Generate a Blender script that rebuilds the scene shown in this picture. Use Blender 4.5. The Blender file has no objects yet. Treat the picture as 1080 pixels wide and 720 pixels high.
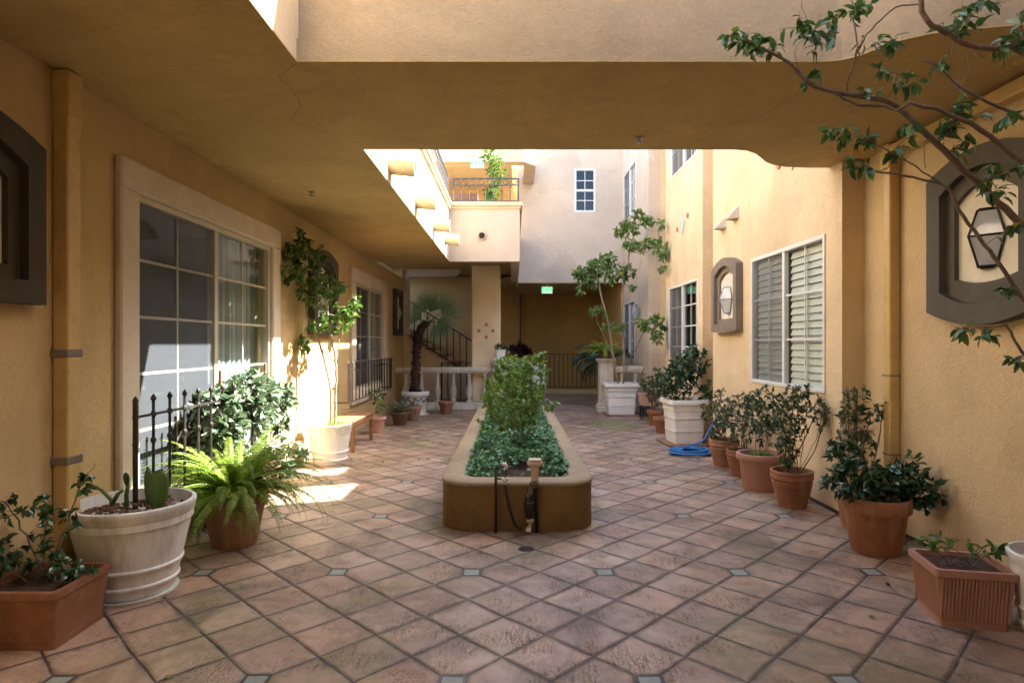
import bpy, math, random
import numpy as np
from mathutils import Vector

sc = bpy.context.scene
R = math.radians
H = 1.5            # eye height
F = 650.0          # focal length in photo pixels (1080 wide)

# ------------------------------------------------------------------ camera, sky, sun, exposure
cam_d = bpy.data.cameras.new('camera'); cam = bpy.data.objects.new('camera', cam_d)
sc.collection.objects.link(cam); sc.camera = cam
cam.location = (0, 0, H); cam.rotation_euler = (R(90), 0, 0)
cam_d.sensor_width = 36; cam_d.lens = F/1080*36; cam_d.shift_y = 2/1080
cam_d.clip_start = 0.05; cam_d.clip_end = 500
SUN = Vector((.91, .32, 1.0)).normalized()
world = bpy.data.worlds.new('World'); sc.world = world; world.use_nodes = True
nt = world.node_tree; nt.nodes.clear()
o_ = nt.nodes.new('ShaderNodeOutputWorld'); b_ = nt.nodes.new('ShaderNodeBackground'); s_ = nt.nodes.new('ShaderNodeTexSky')
s_.sky_type = 'NISHITA'; s_.sun_disc = False; s_.sun_elevation = math.asin(SUN.z); s_.sun_rotation = math.atan2(SUN.x, SUN.y)
s_.air_density = 1.0; s_.dust_density = 2.5; s_.ozone_density = 0.8
b_.inputs['Strength'].default_value = 0.15
nt.links.new(s_.outputs[0], b_.inputs[0]); nt.links.new(b_.outputs[0], o_.inputs[0])
ld = bpy.data.lights.new('sun', 'SUN'); ld.energy = 5.0; ld.angle = R(0.5); ld.color = (1, .95, .86)
lo = bpy.data.objects.new('sun', ld); sc.collection.objects.link(lo)
lo.rotation_euler = SUN.to_track_quat('Z', 'Y').to_euler(); lo.location = (8, 4, 14)
sc.view_settings.view_transform = 'Standard'; sc.view_settings.look = 'None'
sc.view_settings.exposure = 3.0; sc.view_settings.gamma = 1.0
sc.cycles.use_denoising = True
try: sc.cycles.denoiser = 'OPENIMAGEDENOISE'
except Exception: pass
sc.cycles.max_bounces = 10; sc.cycles.diffuse_bounces = 6; sc.cycles.glossy_bounces = 3
sc.cycles.transparent_max_bounces = 12; sc.cycles.transmission_bounces = 3
sc.cycles.caustics_reflective = False; sc.cycles.caustics_refractive = False
sc.cycles.sample_clamp_indirect = 8

# ------------------------------------------------------------------ helpers
def W(px, py, D):
    "a point of the photograph at distance D"
    return Vector(((px-540)/F*D, D, H-(py-362)/F*D))
def WX(px, py, X):
    "a point of the photograph on the wall plane x = X"
    return W(px, py, X*F/(px-540))

def tag(o, label=None, cat=None, group=None, kind=None):
    if label: o['label'] = label
    if cat: o['category'] = cat
    if group: o['group'] = group
    if kind: o['kind'] = kind
    return o
def empty(name, loc=(0, 0, 0), rz=0, label=None, cat=None, group=None):
    o = bpy.data.objects.new(name, None); sc.collection.objects.link(o)
    o.location = loc; o.rotation_euler = (0, 0, rz); o.empty_display_size = .1
    return tag(o, label, cat, group)
def copy_tree(o, parent=None):
    c = o.copy(); sc.collection.objects.link(c); c.parent = parent
    for k in [x for x in bpy.data.objects if x.parent == o]: copy_tree(k, c)
    return c

class MB:
    def __init__(s): s.v = []; s.f = []; s.n = 0; s.chunks = []
    def add(s, vs, fs):
        b = len(s.v); s.v.extend([tuple(p) for p in vs]); s.f.extend([tuple(b+i for i in f) for f in fs])
        return s
    def box(s, x0, x1, y0, y1, z0, z1, bev=0):
        if x1 < x0: x0, x1 = x1, x0
        if y1 < y0: y0, y1 = y1, y0
        if z1 < z0: z0, z1 = z1, z0
        if not bev:
            return s.add([(x0,y0,z0),(x1,y0,z0),(x1,y1,z0),(x0,y1,z0),(x0,y0,z1),(x1,y0,z1),(x1,y1,z1),(x0,y1,z1)],
                [(0,3,2,1),(4,5,6,7),(0,1,5,4),(1,2,6,5),(2,3,7,6),(3,0,4,7)])
        b = min(bev, (x1-x0)/2.01, (y1-y0)/2.01, (z1-z0)/2.01)
        vs = []; idx = {}
        for i, (X, sx) in enumerate(((x0, 1), (x1, -1))):
            for j, (Y, sy) in enumerate(((y0, 1), (y1, -1))):
                for k, (Z, sz) in enumerate(((z0, 1), (z1, -1))):
                    idx[i,j,k,0] = len(vs); vs.append((X, Y+sy*b, Z+sz*b))
                    idx[i,j,k,1] = len(vs); vs.append((X+sx*b, Y, Z+sz*b))
                    idx[i,j,k,2] = len(vs); vs.append((X+sx*b, Y+sy*b, Z))
        fs = []
        for i in (0, 1): fs.append([idx[i,0,0,0], idx[i,1,0,0], idx[i,1,1,0], idx[i,0,1,0]][::(-1 if i == 0 else 1)])
        for j in (0, 1): fs.append([idx[0,j,0,1], idx[1,j,0,1], idx[1,j,1,1], idx[0,j,1,1]][::(1 if j == 0 else -1)])
        for k in (0, 1): fs.append([idx[0,0,k,2], idx[1,0,k,2], idx[1,1,k,2], idx[0,1,k,2]][::(-1 if k == 0 else 1)])
        for j in (0, 1):
            for k in (0, 1): fs.append([idx[0,j,k,1], idx[1,j,k,1], idx[1,j,k,2], idx[0,j,k,2]])
        for i in (0, 1):
            for k in (0, 1): fs.append([idx[i,0,k,0], idx[i,1,k,0], idx[i,1,k,2], idx[i,0,k,2]])
        for i in (0, 1):
            for j in (0, 1): fs.append([idx[i,j,0,0], idx[i,j,1,0], idx[i,j,1,1], idx[i,j,0,1]])
        for q in idx:
            if q[3] == 0: fs.append([idx[q[:3]+(0,)], idx[q[:3]+(1,)], idx[q[:3]+(2,)]])
        return s.add(vs, fs)
    def tube(s, pts, rad, n=8, cap=True):
        pts = [Vector(p) for p in pts]
        m = len(pts)
        if not hasattr(rad, '__len__'): rad = [rad]*m
        t0 = (pts[1]-pts[0]).normalized()
        u = t0.orthogonal().normalized(); vs = []
        for i, p in enumerate(pts):
            t = (pts[min(i+1, m-1)]-pts[max(i-1, 0)])
            t = t.normalized() if t.length > 1e-9 else t0
            u = (u-t*u.dot(t)); u = u.normalized() if u.length > 1e-6 else t.orthogonal().normalized()
            w = t.cross(u)
            for k in range(n):
                a = 2*math.pi*k/n
                vs.append(p+(u*math.cos(a)+w*math.sin(a))*rad[i])
        fs = [(i*n+k, i*n+(k+1) % n, (i+1)*n+(k+1) % n, (i+1)*n+k) for i in range(m-1) for k in range(n)]
        if cap: fs += [tuple(range(n))[::-1], tuple((m-1)*n+k for k in range(n))]
        return s.add(vs, fs)
    def lathe(s, prof, c=(0, 0, 0), n=40, sq=0, sx=1, sy=1, wob=0):
        "profile of (radius, z) turned about z; sq > 2 gives a squarish outline"
        vs = []
        for r, z in prof:
            for k in range(n):
                a = 2*math.pi*(k+.5)/n; ca, sa = math.cos(a), math.sin(a)
                q = r
                if sq: q = r/((abs(ca)**sq+abs(sa)**sq)**(1/sq))
                vs.append((c[0]+q*ca*sx, c[1]+q*sa*sy, c[2]+z))
        m = len(prof)
        fs = [(i*n+k, i*n+(k+1) % n, (i+1)*n+(k+1) % n, (i+1)*n+k) for i in range(m-1) for k in range(n)]
        fs += [tuple(range(n))[::-1], tuple((m-1)*n+k for k in range(n))]
        return s.add(vs, fs)
    def prism(s, poly, z0, z1, ax='z'):
        "poly extruded; ax says which axis is the extrusion axis. x: poly=(y,z)  y: poly=(x,z)  z: poly=(x,y)"
        n = len(poly)
        mp = {'z': lambda p, q: (p[0], p[1], q), 'x': lambda p, q: (q, p[0], p[1]), 'y': lambda p, q: (p[0], q, p[1])}[ax]
        vs = [mp(p, z0) for p in poly]+[mp(p, z1) for p in poly]
        fs = [(i, (i+1) % n, n+(i+1) % n, n+i) for i in range(n)]+[tuple(range(n))[::-1], tuple(range(n, 2*n))]
        return s.add(vs, fs)
    def ring(s, outer, inner, q0, q1, ax='x'):
        n = len(outer)
        mp = {'z': lambda p, q: (p[0], p[1], q), 'x': lambda p, q: (q, p[0], p[1]), 'y': lambda p, q: (p[0], q, p[1])}[ax]
        vs = [mp(p, q0) for p in outer]+[mp(p, q1) for p in outer]+[mp(p, q0) for p in inner]+[mp(p, q1) for p in inner]
        fs = []
        for i in range(n):
            j = (i+1) % n
            fs += [(i, j, n+j, n+i), (2*n+i, 3*n+i, 3*n+j, 2*n+j), (i, 2*n+i, 2*n+j, j), (n+i, n+j, 3*n+j, 3*n+i)]
        return s.add(vs, fs)
    def holed(s, ax, t0, t1, u0, u1, z0, z1, holes=()):
        "wall slab with rectangular holes; ax 'x': slab x in t0..t1, u = y;  ax 'y': slab y in t0..t1, u = x"
        us = sorted({u0, u1, *[h[0] for h in holes], *[h[1] for h in holes]})
        zs = sorted({z0, z1, *[h[2] for h in holes], *[h[3] for h in holes]})
        P = (lambda t, u, z: (t, u, z)) if ax == 'x' else (lambda t, u, z: (u, t, z))
        def solid(i, j):
            if i < 0 or j < 0 or i >= len(us)-1 or j >= len(zs)-1: return False
            u = (us[i]+us[i+1])/2; z = (zs[j]+zs[j+1])/2
            return not any(h[0] < u < h[1] and h[2] < z < h[3] for h in holes)
        for i in range(len(us)-1):
            for j in range(len(zs)-1):
                if not solid(i, j): continue
                a, b, c, d = us[i], us[i+1], zs[j], zs[j+1]
                for t in (t0, t1): s.add([P(t,a,c), P(t,b,c), P(t,b,d), P(t,a,d)], [(0,1,2,3)])
                if not solid(i-1, j): s.add([P(t0,a,c), P(t1,a,c), P(t1,a,d), P(t0,a,d)], [(0,1,2,3)])
                if not solid(i+1, j): s.add([P(t0,b,c), P(t1,b,c), P(t1,b,d), P(t0,b,d)], [(0,1,2,3)])
                if not solid(i, j-1): s.add([P(t0,a,c), P(t1,a,c), P(t1,b,c), P(t0,b,c)], [(0,1,2,3)])
                if not solid(i, j+1): s.add([P(t0,a,d), P(t1,a,d), P(t1,b,d), P(t0,b,d)], [(0,1,2,3)])
        return s
    def leaves(s, P, D, L, w=.42, fold=.25, droop=.15, rng=None, up=None):
        P = np.asarray(P, float).reshape(-1, 3); D = np.asarray(D, float).reshape(-1, 3)
        n = len(P)
        if n == 0: return s
        L = np.broadcast_to(np.asarray(L, float), (n,))[:, None]
        D = D/np.linalg.norm(D, axis=1, keepdims=True).clip(1e-6)
        U = np.tile([0, 0, 1.], (n, 1))+rng.normal(0, .45, (n, 3)) if up is None else np.asarray(up, float)+rng.normal(0, .1, (n, 3))
        S = np.cross(D, U); S /= np.linalg.norm(S, axis=1, keepdims=True).clip(1e-6)
        U = np.cross(S, D)
        hw = L*w*.5
        tw = rng.normal(0, .22, (n, 1))*hw; bd = L*droop*(.6+.8*rng.random((n, 1)))
        v = np.stack([P, P+D*L*.30+S*hw+U*(hw*fold-bd*.05+tw*.3), P+D*L*.33-U*bd*.08, P+D*L*.30-S*hw+U*(hw*fold-bd*.05-tw*.3),
                      P+D*L*.68+S*hw*.78+U*(hw*fold-bd*.38+tw), P+D*L*.70-U*bd*.42, P+D*L*.68-S*hw*.78+U*(hw*fold-bd*.38-tw),
                      P+D*L*.97-U*bd+S*tw*.5], 1).reshape(-1, 3)
        b = s.total()
        i = (np.arange(n)*8)[:, None]
        f = np.concatenate([i+np.array(q) for q in ([0,1,2,2],[0,2,3,3],[1,4,5,2],[2,5,6,3],[4,7,5,5],[5,7,6,6])], 1).reshape(-1, 4)
        s.chunks.append((v, f)); return s
    def total(s): return len(s.v)+sum(len(c[0]) for c in s.chunks)
    def build(s, name, m, parent=None, smooth=False, loc=None):
        me = bpy.data.meshes.new(name)
        off = len(s.v); v = list(s.v); f = list(s.f)
        for cv, cf in s.chunks:
            v.extend(map(tuple, cv.tolist())); f.extend((tuple(q[:3]) if q[2] == q[3] else tuple(q)) for q in (cf+off).tolist()); off += len(cv)
        me.from_pydata(v, [], f); me.materials.append(m)
        if smooth:
            me.polygons.foreach_set('use_smooth', [True]*len(me.polygons))
            if smooth != 'all':
                try: me.set_sharp_from_angle(angle=R(35))
                except Exception: pass
        me.update()
        if s.chunks: me.polygons.foreach_set('use_smooth', [True]*len(me.polygons))
        if not s.chunks:
            import bmesh
            bm = bmesh.new(); bm.from_mesh(me); bmesh.ops.recalc_face_normals(bm, faces=bm.faces); bm.to_mesh(me); bm.free()
        o = bpy.data.objects.new(name, me); sc.collection.objects.link(o)
        if parent: o.parent = parent
        if loc is not None: o.location = loc
        return o

def rrect(x0, x1, y0, y1, r, n=6):
    out = []
    for cx, cy, a0 in ((x1-r, y0+r, -90), (x1-r, y1-r, 0), (x0+r, y1-r, 90), (x0+r, y0+r, 180)):
        for k in range(n+1):
            a = R(a0+90*k/n); out.append((cx+r*math.cos(a), cy+r*math.sin(a)))
    return out

# ------------------------------------------------------------------ materials
def mk(name):
    m = bpy.data.materials.new(name); m.use_nodes = True
    t = m.node_tree; bs = t.nodes['Principled BSDF']
    return m, t, bs
class N:
    "tiny node-graph writer"
    def __init__(s, t): s.t = t
    def n(s, typ, **kw):
        nd = s.t.nodes.new(typ)
        for k, v in kw.items():
            if k.startswith('i_'):
                key = k[2:]; key = int(key) if key.isdigit() else key
                s.put(nd.inputs[key], v)
            else: setattr(nd, k, v)
        return nd
    def put(s, sock, v):
        if isinstance(v, bpy.types.NodeSocket): s.t.links.new(v, sock)
        else: sock.default_value = v
    def m(s, op, a, b=0.0, c=0.0, clamp=False):
        nd = s.t.nodes.new('ShaderNodeMath'); nd.operation = op; nd.use_clamp = clamp
        for i, v in enumerate((a, b, c)): s.put(nd.inputs[i], v)
        return nd.outputs[0]
    def noise(s, vec, scale, detail=3, rough=.55, dist=0):
        nd = s.n('ShaderNodeTexNoise', i_Scale=scale, i_Detail=detail, i_Roughness=rough, i_Distortion=dist)
        if vec is not None: s.put(nd.inputs['Vector'], vec)
        return nd.outputs['Fac']
    def ramp(s, fac, a, b, ca=(0,0,0,1), cb=(1,1,1,1)):
        nd = s.t.nodes.new('ShaderNodeValToRGB'); s.put(nd.inputs[0], fac)
        e = nd.color_ramp.elements; e[0].position = a; e[1].position = b; e[0].color = ca; e[1].color = cb
        return nd.outputs[0]
    def mix(s, fac, a, b, mode='MIX'):
        nd = s.t.nodes.new('ShaderNodeMix'); nd.data_type = 'RGBA'; nd.blend_type = mode
        s.put(nd.inputs[0], fac); s.put(nd.inputs[6], a); s.put(nd.inputs[7], b)
        return nd.outputs[2]
    def bump(s, h, strength, dist=.01, normal=None):
        nd = s.n('ShaderNodeBump', i_Strength=strength, i_Distance=dist); s.put(nd.inputs['Height'], h)
        if normal is not None: s.put(nd.inputs['Normal'], normal)
        return nd.outputs[0]
def c4(c, k=1): return (c[0]*k, c[1]*k, c[2]*k, 1)

def mat_basic(name, col, rough=.6, metal=0, var=.25, scale=6, bump=.0, bscale=80, dirt=None, spec=.5, dist=.004, streak=False):
    m, t, bs = mk(name); g = N(t)
    co = g.n('ShaderNodeTexCoord').outputs['Object']
    oi = g.n('ShaderNodeObjectInfo')
    v1 = g.noise(co, scale, 5, .6)
    base = g.mix(g.ramp(v1, .3, .7), c4(col, 1-var), c4(col, 1+var*.6))
    base = g.mix(g.m('MULTIPLY', oi.outputs['Random'], var), base, c4(col, .55))
    if dirt:
        vec = co
        if streak:
            mp = g.n('ShaderNodeMapping'); g.put(mp.inputs['Vector'], co); mp.inputs['Scale'].default_value = (1, 1, .15); vec = mp.outputs[0]
        d = g.ramp(g.noise(vec, scale*2.3, 7, .7), .48, .72)
        base = g.mix(g.m('MULTIPLY', d, dirt[3]), base, (dirt[0], dirt[1], dirt[2], 1))
    g.put(bs.inputs['Base Color'], base)
    bs.inputs['Roughness'].default_value = rough; bs.inputs['Metallic'].default_value = metal
    bs.inputs['Specular IOR Level'].default_value = spec
    if bump: g.put(bs.inputs['Normal'], g.bump(g.noise(co, bscale, 6, .65), bump, dist))
    return m

def mat_stucco(name, col, tint=(.8, .62, .4), bstr=.7, fine=38, stain=.0):
    m, t, bs = mk(name); g = N(t)
    co = g.n('ShaderNodeTexCoord').outputs['Object']
    big = g.ramp(g.noise(co, 1.1, 6, .62, .6), .3, .72)
    base = g.mix(big, c4(col, .82), c4(col, 1.08))
    mp = g.n('ShaderNodeMapping'); g.put(mp.inputs['Vector'], co); mp.inputs['Scale'].default_value = (1.4, 1.4, .12)
    st = g.ramp(g.noise(mp.outputs[0], 2.2, 6, .7, .3), .52, .8)
    base = g.mix(g.m('MULTIPLY', st, .22), base, c4((col[0]*.62, col[1]*.55, col[2]*.5)))
    f1 = g.noise(co, fine, 5, .7)
    base = g.mix(g.m('MULTIPLY', g.ramp(f1, .42, .62), .26), base, c4(col, .62))
    if stain:
        sn = g.noise(co, 1.6, 8, .7, 1.2)
        ringy = g.m('MULTIPLY', g.ramp(sn, .50, .56), g.ramp(sn, .56, .64, (1,1,1,1), (0,0,0,1)))
        base = g.mix(g.m('MULTIPLY', ringy, stain), base, c4((col[0]*.5, col[1]*.42, col[2]*.35)))
        base = g.mix(g.m('MULTIPLY', g.ramp(g.noise(co, .9, 5, .6), .45, .7), stain*.7), base, c4((col[0]*.7, col[1]*.64, col[2]*.58)))
    # patched and re-trowelled areas
    vo = g.n('ShaderNodeTexVoronoi', i_Scale=.75, feature='F1'); wv = g.n('ShaderNodeVectorMath', operation='ADD')
    nz = g.n('ShaderNodeTexNoise', i_Scale=1.7, i_Detail=4); g.put(nz.inputs['Vector'], co); t.links.new(nz.outputs['Color'], wv.inputs[0]); t.links.new(co, wv.inputs[1]); t.links.new(wv.outputs[0], vo.inputs['Vector'])
    pt = g.n('ShaderNodeSeparateColor'); t.links.new(vo.outputs['Color'], pt.inputs[0])
    base = g.mix(g.m('MULTIPLY', g.m('GREATER_THAN', pt.outputs[0], .74), .13), base, c4((min(1, col[0]*1.25), min(1, col[1]*1.28), min(1, col[2]*1.4))))
    base = g.mix(g.m('MULTIPLY', g.m('LESS_THAN', pt.outputs[0], .16), .12), base, c4(col, .55))
    # noisy darker band low on the wall
    sep = g.n('ShaderNodeSeparateXYZ'); g.put(sep.inputs[0], co)
    low = g.m('SUBTRACT', g.m('MULTIPLY', g.noise(co, 4, 5, .7), .5), sep.outputs[2], clamp=True)
    base = g.mix(g.m('MULTIPLY', low, 1.1, clamp=True), base, c4((col[0]*.5, col[1]*.45, col[2]*.42)))
    g.put(bs.inputs['Base Color'], base); bs.inputs['Roughness'].default_value = .9; bs.inputs['Specular IOR Level'].default_value = .25
    trow = g.noise(co, 7, 4, .6)
    h = g.m('ADD', g.m('MULTIPLY', g.noise(co, fine*1.5, 6, .75), 1.0), g.m('MULTIPLY', trow, 1.6))
    g.put(bs.inputs['Normal'], g.bump(h, bstr, .012))
    return m

def mat_leaf(name, a, b, c=None, rough=.38, trans=.3, yellow=.04):
    m, t, bs = mk(name); g = N(t)
    geo = g.n('ShaderNodeNewGeometry')
    rd = geo.outputs['Random Per Island']
    nd = t.nodes.new('ShaderNodeValToRGB'); g.put(nd.inputs[0], rd); e = nd.color_ramp.elements
    e[0].position = 0; e[0].color = c4(a); e[1].position = 1-yellow-.02; e[1].color = c4(b)
    if c: x = e.new(1-yellow); x.color = c4(c)
    col = nd.outputs[0]
    co = g.n('ShaderNodeTexCoord').outputs['Object']
    col = g.mix(g.m('MULTIPLY', g.noise(co, 14, 3), .4), col, c4(a, .6))
    g.put(bs.inputs['Base Color'], col); bs.inputs['Roughness'].default_value = rough
    tr = g.n('ShaderNodeBsdfTranslucent'); g.put(tr.inputs[0], g.mix(.5, col, c4((b[0]*1.3, b[1]*1.5, b[2]*.8))))
    mx = g.n('ShaderNodeMixShader'); mx.inputs[0].default_value = trans
    t.links.new(bs.outputs[0], mx.inputs[1]); t.links.new(tr.outputs[0], mx.inputs[2])
    t.links.new(mx.outputs[0], t.nodes['Material Output'].inputs[0])
    return m

def mat_glass(name, tint=(.8, .86, .86), refl=1.0):
    m, t, bs = mk(name); g = N(t)
    t.nodes.remove(bs)
    lw = g.n('ShaderNodeLayerWeight', i_Blend=.5)
    fz = g.m('ADD', .035, g.m('MULTIPLY', g.m('POWER', lw.outputs['Facing'], 4.0), .7))
    gl = g.n('ShaderNodeBsdfGlossy'); gl.inputs['Roughness'].default_value = .015; gl.inputs[0].default_value = (.92, .95, .97, 1)
    tp = g.n('ShaderNodeBsdfTransparent'); tp.inputs[0].default_value = c4(tint)
    mx = g.n('ShaderNodeMixShader'); g.put(mx.inputs[0], g.m('MULTIPLY', fz, refl, clamp=True))
    t.links.new(tp.outputs[0], mx.inputs[1]); t.links.new(gl.outputs[0], mx.inputs[2])
    t.links.new(mx.outputs[0], t.nodes['Material Output'].inputs[0])
    return m
def mat_screen(name, col, cover):
    m, t, bs = mk(name); g = N(t)
    bs.inputs['Base Color'].default_value = c4(col); bs.inputs['Roughness'].default_value = .7
    tp = g.n('ShaderNodeBsdfTransparent'); mx = g.n('ShaderNodeMixShader'); mx.inputs[0].default_value = cover
    t.links.new(tp.outputs[0], mx.inputs[1]); t.links.new(bs.outputs[0], mx.inputs[2])
    t.links.new(mx.outputs[0], t.nodes['Material Output'].inputs[0])
    return m

def mat_floor():
    m, t, bs = mk('terracotta_paving'); g = N(t)
    co = g.n('ShaderNodeTexCoord').outputs['Object']
    # hand-laid joints wander a little
    wn = g.n('ShaderNodeTexNoise', i_Scale=2.2, i_Detail=3); g.put(wn.inputs['Vector'], co)
    off = g.n('ShaderNodeVectorMath', operation='SCALE'); sb = g.n('ShaderNodeVectorMath', operation='SUBTRACT')
    t.links.new(wn.outputs['Color'], sb.inputs[0]); sb.inputs[1].default_value = (.5, .5, .5)
    t.links.new(sb.outputs[0], off.inputs[0]); off.inputs['Scale'].default_value = .03
    ad = g.n('ShaderNodeVectorMath', operation='ADD'); t.links.new(co, ad.inputs[0]); t.links.new(off.outputs[0], ad.inputs[1])
    sep = g.n('ShaderNodeSeparateXYZ'); t.links.new(ad.outputs[0], sep.inputs[0])
    dg = .4385; x0 = -.266; y0 = 4.046
    s = g.m('SUBTRACT', sep.outputs[0], x0); q = g.m('SUBTRACT', sep.outputs[1], y0)
    u = g.m('DIVIDE', g.m('ADD', s, q), dg); v = g.m('DIVIDE', g.m('SUBTRACT', s, q), dg)
    u = g.m('ADD', u, 200.0); v = g.m('ADD', v, 200.0)
    p = dg/math.sqrt(2)
    def edge(a): return g.m('MULTIPLY', g.m('SUBTRACT', .5, g.m('ABSOLUTE', g.m('SUBTRACT', g.m('FRACT', a), .5))), p)
    # u,v integers are the joints
    eu = edge(u); ev = edge(v)
    d = g.m('MINIMUM', eu, ev)
    def per(a, P): return g.m('ABSOLUTE', g.m('SUBTRACT', g.m('MULTIPLY', g.m('FRACT', g.m('ADD', g.m('DIVIDE', a, P), 100.5)), P), P/2))
    ins = g.m('MAXIMUM', per(s, 2*dg), per(q, 3*dg))
    is_ins = g.m('LESS_THAN', ins, .046)
    d2 = g.m('MINIMUM', d, g.m('MAXIMUM', g.m('SUBTRACT', ins, .058), 0.0))     # ring of joint round the insert
    d3 = g.m('ADD', g.m('MULTIPLY', is_ins, .05), g.m('MULTIPLY', g.m('SUBTRACT', 1.0, is_ins), d2))
    wob = g.m('MULTIPLY', g.m('SUBTRACT', g.noise(co, 16, 5, .75), .5), .013)
    d4 = g.m('ADD', d3, wob)
    tile = g.ramp(d4, .0045, .0085)            # 0 joint, 1 tile
    cell = g.n('ShaderNodeCombineXYZ'); g.put(cell.inputs[0], g.m('FLOOR', u)); g.put(cell.inputs[1], g.m('FLOOR', v))
    wh = g.n('ShaderNodeTexWhiteNoise', noise_dimensions='3D'); t.links.new(cell.outputs[0], wh.inputs[0])
    rnd = wh.outputs['Value']
    sepc = g.n('ShaderNodeSeparateColor'); t.links.new(wh.outputs['Color'], sepc.inputs[0]); rnd2 = sepc.outputs[1]
    A = (.235, .145, .10, 1); B = (.415, .29, .215, 1)
    col = g.mix(rnd, A, B)
    col = g.mix(g.m('MULTIPLY', g.m('GREATER_THAN', rnd2, .72), .55), col, (.44, .26, .17, 1))
    # every tile reads its own patch of the worn pattern
    sh = g.n('ShaderNodeVectorMath', operation='MULTIPLY_ADD'); t.links.new(wh.outputs['Color'], sh.inputs[0]); sh.inputs[1].default_value = (7, 7, 7); t.links.new(co, sh.inputs[2])
    loc = sh.outputs[0]
    mp = g.n('ShaderNodeMapping'); t.links.new(loc, mp.inputs['Vector']); mp.inputs['Scale'].default_value = (1.0, .35, 1); mp.inputs['Rotation'].default_value = (0, 0, R(8))
    wear = g.ramp(g.noise(loc, 5.5, 8, .68, .5), .38, .66)
    col = g.mix(g.m('MULTIPLY', wear, .5), col, (.47, .345, .26, 1))
    pale = g.ramp(g.noise(co, 1.3, 6, .6, .4), .45, .75)
    col = g.mix(g.m('MULTIPLY', pale, .5), col, (.52, .43, .345, 1))
    grime = g.ramp(g.noise(co, 1.7, 8, .72, .8), .46, .66)
    col = g.mix(g.m('MULTIPLY', grime, .72), col, (.085, .058, .042, 1))
    # raked scratches and pits
    mp2 = g.n('ShaderNodeMapping'); t.links.new(loc, mp2.inputs['Vector']); mp2.inputs['Scale'].default_value = (12, 1.2, 1)
    scr = g.ramp(g.noise(mp2.outputs[0], 10, 5, .7), .53, .63)
    pm = g.ramp(g.noise(co, 3.0, 4, .6), .42, .60)
    pits = g.m('MULTIPLY', g.ramp(g.noise(co, 70, 3, .65), .55, .63), pm)
    sp = g.m('MAXIMUM', g.m('MULTIPLY', g.m('MULTIPLY', scr, pm), .75), g.m('MULTIPLY', pits, .8))
    col = g.mix(sp, col, (.05, .035, .03, 1))
    # dirt gathers along the joints
    near = g.m('SUBTRACT', 1.0, g.ramp(d4, .008, .035)); near = g.m('MULTIPLY', near, g.ramp(g.noise(co, 6, 5, .7), .35, .7))
    col = g.mix(g.m('MULTIPLY', near, .75), col, (.075, .055, .04, 1))
    # moss
    moss = g.m('MULTIPLY', g.ramp(g.noise(co, 1.05, 5, .62, .7), .50, .62), g.ramp(g.noise(co, 17, 5, .75), .36, .62))
    sx = g.n('ShaderNodeSeparateXYZ'); t.links.new(co, sx.inputs[0])
    dx = g.m('SUBTRACT', sx.outputs[0], 1.85); dy = g.m('MULTIPLY', g.m('SUBTRACT', sx.outputs[1], 11.4), .55)
    rr = g.m('SQRT', g.m('ADD', g.m('MULTIPLY', dx, dx), g.m('MULTIPLY', dy, dy)))
    mo2 = g.m('MULTIPLY', g.ramp(g.m('ADD', rr, g.m('MULTIPLY', g.noise(co, 3, 5, .7), .9)), .75, 1.25, (1,1,1,1), (0,0,0,1)), .75)
    mossf = g.m('MAXIMUM', g.m('MULTIPLY', moss, .55), mo2)
    col = g.mix(mossf, col, (.15, .165, .045, 1))
    insc = g.mix(g.noise(co, 30, 4), (.18, .205, .185, 1), (.32, .35, .31, 1))
    col = g.mix(is_ins, col, insc)
    jc = g.mix(g.ramp(g.noise(co, 2.5, 6, .7), .38, .68), (.022, .020, .018, 1), (.115, .10, .09, 1))
    col = g.mix(tile, jc, col)
    g.put(bs.inputs['Base Color'], col)
    rg = g.m('ADD', .26, g.m('MULTIPLY', g.noise(loc, 9, 6, .7), .45)); g.put(bs.inputs['Roughness'], rg)
    bs.inputs['Specular IOR Level'].default_value = .42
    soft = g.ramp(d4, .003, .020)
    h = g.m('ADD', g.m('MULTIPLY', soft, 1.0), g.m('ADD', g.m('MULTIPLY', g.noise(loc, 9, 6, .7), .55), g.m('MULTIPLY', sp, -.35)))
    h = g.m('ADD', h, g.m('MULTIPLY', rnd2, .35))
    g.put(bs.inputs['Normal'], g.bump(h, .9, .009))
    return m

OCHRE = (.61, .45, .23); PEACH = (.60, .51, .41)
M = {}
M['floor'] = mat_floor()
M['ochre'] = mat_stucco('ochre_stucco', OCHRE)
M['bridge'] = mat_stucco('dimmed_bridge_stucco', (.40, .318, .215), bstr=.75)  # cream darkened in place of weaker light on the bridge face
M['pale'] = mat_stucco('brightened_ochre_stucco', (.67, .52, .32))  # ochre lightened in place of light missing on the near wall
M['soffl'] = mat_stucco('brightened_soffit_stucco', (.56, .41, .185), bstr=.8, fine=30, stain=.14)  # underside colour raised to stand in for bounced sunlight
M['column'] = mat_stucco('brightened_column_stucco', (.82, .68, .46))  # cream lightened to stand in for light bounced onto the pillar
M['deep'] = mat_stucco('shaded_ochre_stucco', (.44, .26, .085))  # ochre darkened; the shade of the passage recess is in the colour
M['peach'] = mat_stucco('peach_stucco', PEACH, bstr=.4)
M['cream'] = mat_stucco('cream_stucco', (.72, .575, .375), bstr=.45)
M['soffit'] = mat_stucco('shaded_soffit_stucco', (.40, .28, .125), bstr=.7, fine=34, stain=.14)  # wall paint darkened; shade under the slabs is in the colour
M['trim'] = mat_stucco('window_trim_stucco', (.66, .58, .47), bstr=.4)
M['pipe'] = mat_basic('downspout_paint', (.60, .42, .17), .45, var=.12, bump=.1, dirt=(.2, .13, .06, .3))
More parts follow.
